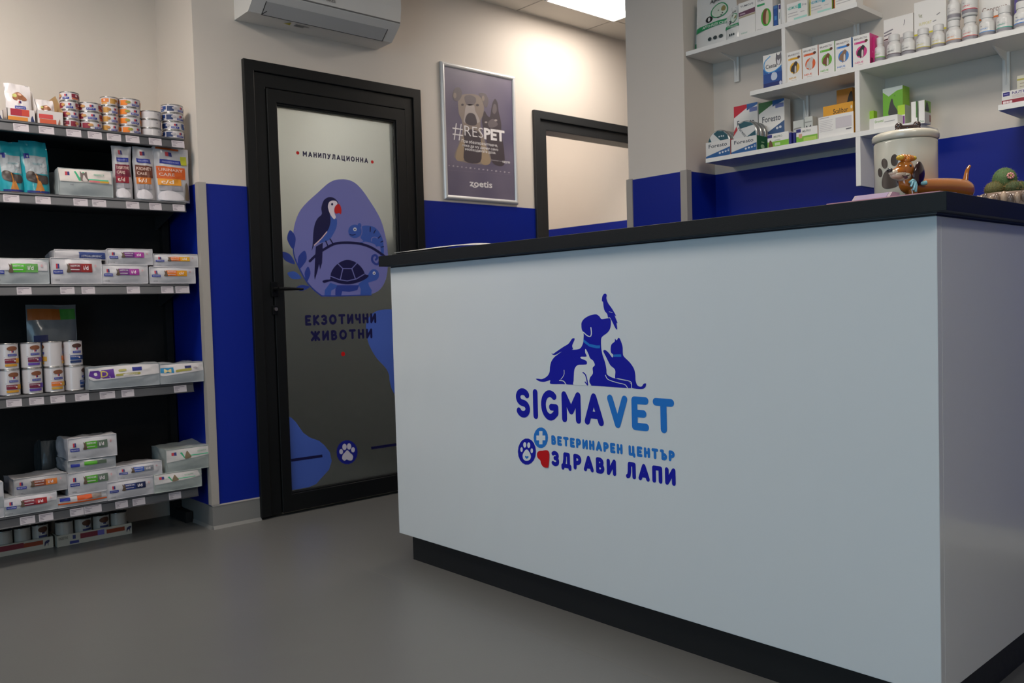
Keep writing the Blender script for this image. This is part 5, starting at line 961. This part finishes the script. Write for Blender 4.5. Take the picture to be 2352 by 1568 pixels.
# pink leaflet under the dog, card holder and white lid to its side
def slab(name, pts, z0, z1, m, label, cat, **k):
    b = MB(); n = len(pts); b.add([(x, y, z) for z in (z0, z1) for x, y in pts], [(i, (i+1) % n, n+(i+1) % n, n+i) for i in range(n)]+[tuple(range(n-1, -1, -1)), tuple(range(n, 2*n))], m)
    o = b.build(name, None, **k); tag(o, label, cat); return o
slab('leaflet', [(1.862, .735), (1.93, .728), (1.935, .80), (1.862, .985)], ZK, ZK+.0022, mat('#d79aa4', .5), 'pink leaflet on the counter edge under the figurine', 'leaflet')
yA, yB = on(1956, 455, 0, 1.88).y, on(2043, 448, 0, 1.88).y
ch = thing('card_holder', 'clear lilac card holder lying on the counter beside the jar', 'card holder', (1.875, yA, ZK))
AC_ = mat('#b3a4a9', .12, coat=.8)
b = MB(); w_ = yA-yB; b.prism([(0, 0), (.055, 0), (.055, .016), (.020, .016)], -w_, 0, AC_, axis=1); b.build('holder', ch, bev=.0008)
b = MB(); b.prism([(.0, .0008), (.0005, .0022), (.0185, .0158), (.0178, .0150)], -w_*.92, -w_*.08, mat('#a08fa8', .3, coat=.5), axis=1); b.art(lambda x, y, o: (.004+.016*y-o, -x, .0045+.0125*y+o), [('s', [(.012, .5), (.03, .5)], .002, '#e0dce4')], 1, 1, .0012); b.build('card', ch)
y0_ = on(1913, 466, 0, 1.90).y; y1_ = on(1950, 462, 0, 1.90).y
b = MB(); r_ = abs(y0_-y1_)*.62; b.lathe([(0, 0), (r_*.9, 0), (r_, .002), (r_*.96, .0042), (0, .0046)], mat('#cfd0cf', .35), 30); o = b.build('coin_dish', None, (1.912, (y0_+y1_)/2-.004, ZK)); tag(o, 'small flat white dish next to the card holder', 'dish')

# sheets of paper at the far end of the counter
def sheet(name, label, x0, x1, ya, yb, z, lift, col, seed, th=.0008):
    b = MB(); N = 14; m = mat(col, .5)
    def q(i, j, s):
        u, v = i/N, j/N; zz = z+lift*(.35+.65*math.sin(u*math.pi*.9+.25))*v**.8+.0006*noise.noise(Vector((u*3, v*3, seed)))
        return (x0+(x1-x0)*v, ya+(yb-ya)*u, zz+s*th)
    for s in (0, 1): b.add([q(i, j, s) for j in range(N+1) for i in range(N+1)], [(j*(N+1)+i, j*(N+1)+i+1, (j+1)*(N+1)+i+1, (j+1)*(N+1)+i) for j in range(N) for i in range(N)], m, True)
    for fn in (lambda a, s: q(a, 0, s), lambda a, s: q(a, N, s), lambda a, s: q(0, a, s), lambda a, s: q(N, a, s)): b.add([fn(a, s) for s in (0, 1) for a in range(N+1)], [(a, a+1, N+2+a, N+1+a) for a in range(N)], m)
    o = b.build(name, None); tag(o, label, 'paper'); return o
sheet('open_booklet', 'dark covered booklet under white pages at the far counter end', 1.866, 2.07, 2.745, 2.50, ZK, .004, '#1a1b1f', 1.0, .002)
sheet('paper_sheet', 'curled white paper sheet at the far end of the counter', 1.870, 2.08, 2.735, 2.36, ZK+.0075, .026, '#e4e1dd', .6)

# cactus garden
cx, cy = 2.575, .845
sheet('magazine', 'silver edged magazine under the cactus bowl', 2.395, 2.72, .724, .935, ZK, .004, '#8f949c', 2.5, .006)
PT = mat('#8a7668', .3, coat=.5, vary=.25, scale=25)
cp = thing('cactus_bowl', 'pebbled brown bowl of small cacti with a pink flower at the counter corner', 'potted plant', (cx, cy, ZK+.0115))
b = MB(); b.lathe([(0, 0), (.052, 0), (.058, .004), (.058, .026), (.054, .030), (.050, .030), (.049, .022), (0, .022)], PT, 40); b.v = [(v[0]*1.16, v[1]*1.16, v[2]*1.5) for v in b.v]
for k in range(26):
    a = k*2*math.pi/26; b.blob((.0665*math.cos(a), .0665*math.sin(a), .022+.004*(k % 3)), (.008, .008, .016), mat(['#9a8674', '#6d5b50', '#b39c86', '#5a4e48'][k % 4], .22, coat=.6), 10, 8)
b.build('bowl', cp)
b = MB(); b.lathe([(0, .041), (.056, .040), (.056, .034)], mat('#4a3a2e', .9, bump=.6, scale=200), 30); b.build('soil', cp)
def cactus(x, y, z, r, hk, c, sp, seed, nm='cactus'):
    rnd = random.Random(seed); b = MB(); nr = 12
    b.blob((x, y, z), (r, r, r*hk), mat(c, .7, bump=.3, scale=300, vary=.3), 36, 16, fn=lambda p, q: q*(1-.10*(.5-.5*math.cos(math.atan2(p.y, p.x)*nr))))
    o = b.build(nm, cp); s = MB(); ms = mat(sp, .7)
    for i in range(260):
        th_, a = math.acos(rnd.uniform(-.3, 1)), rnd.uniform(0, 6.283); d = Vector((math.sin(th_)*math.cos(a), math.sin(th_)*math.sin(a), math.cos(th_)*hk)); p = Vector((x, y, z))+d*r*.93
        e = p+(d+Vector((rnd.uniform(-.5, .5), rnd.uniform(-.5, .5), rnd.uniform(-.5, .5)))).normalized()*rnd.uniform(.004, .008)
        t_ = Vector((rnd.uniform(-1, 1), rnd.uniform(-1, 1), rnd.uniform(-1, 1))).normalized()*.00035; u_ = t_.cross(d).normalized()*.00035
        s.add([p+t_, p-t_, p+u_, e], [(0, 1, 3), (1, 2, 3), (2, 0, 3)], ms)
    so = s.build('spines', o); so['kind'] = 'stuff'
    return o
def off(a, d): return .744*a+.668*d, -.668*a+.744*d      # a along the view's width, d away from it
cactus(*off(.004, .012), .082, .031, 1.12, '#4e6a3c', '#b09a74', 1)
cactus(*off(-.034, -.004), .055, .024, .95, '#5a5a30', '#a8824c', 2); cactus(*off(.036, -.006), .056, .022, .95, '#4a5c30', '#a08050', 3); cactus(*off(.002, -.032), .055, .021, .9, '#3f4d28', '#b08c58', 4)
fx, fy = off(.002, -.020)
b = MB()
for k in range(8):
    a = k*math.pi/4; b.blob((fx+.0055*math.cos(a), fy-.005*math.cos(a), .090+.006*math.sin(a)), (.0052, .0032, .0038), mat('#e09a94', .5), 10, 6)
b.blob((fx-.002, fy-.002, .090), (.0035, .002, .003), mat('#d8c46a', .5), 10, 6); b.build('flower', cp)
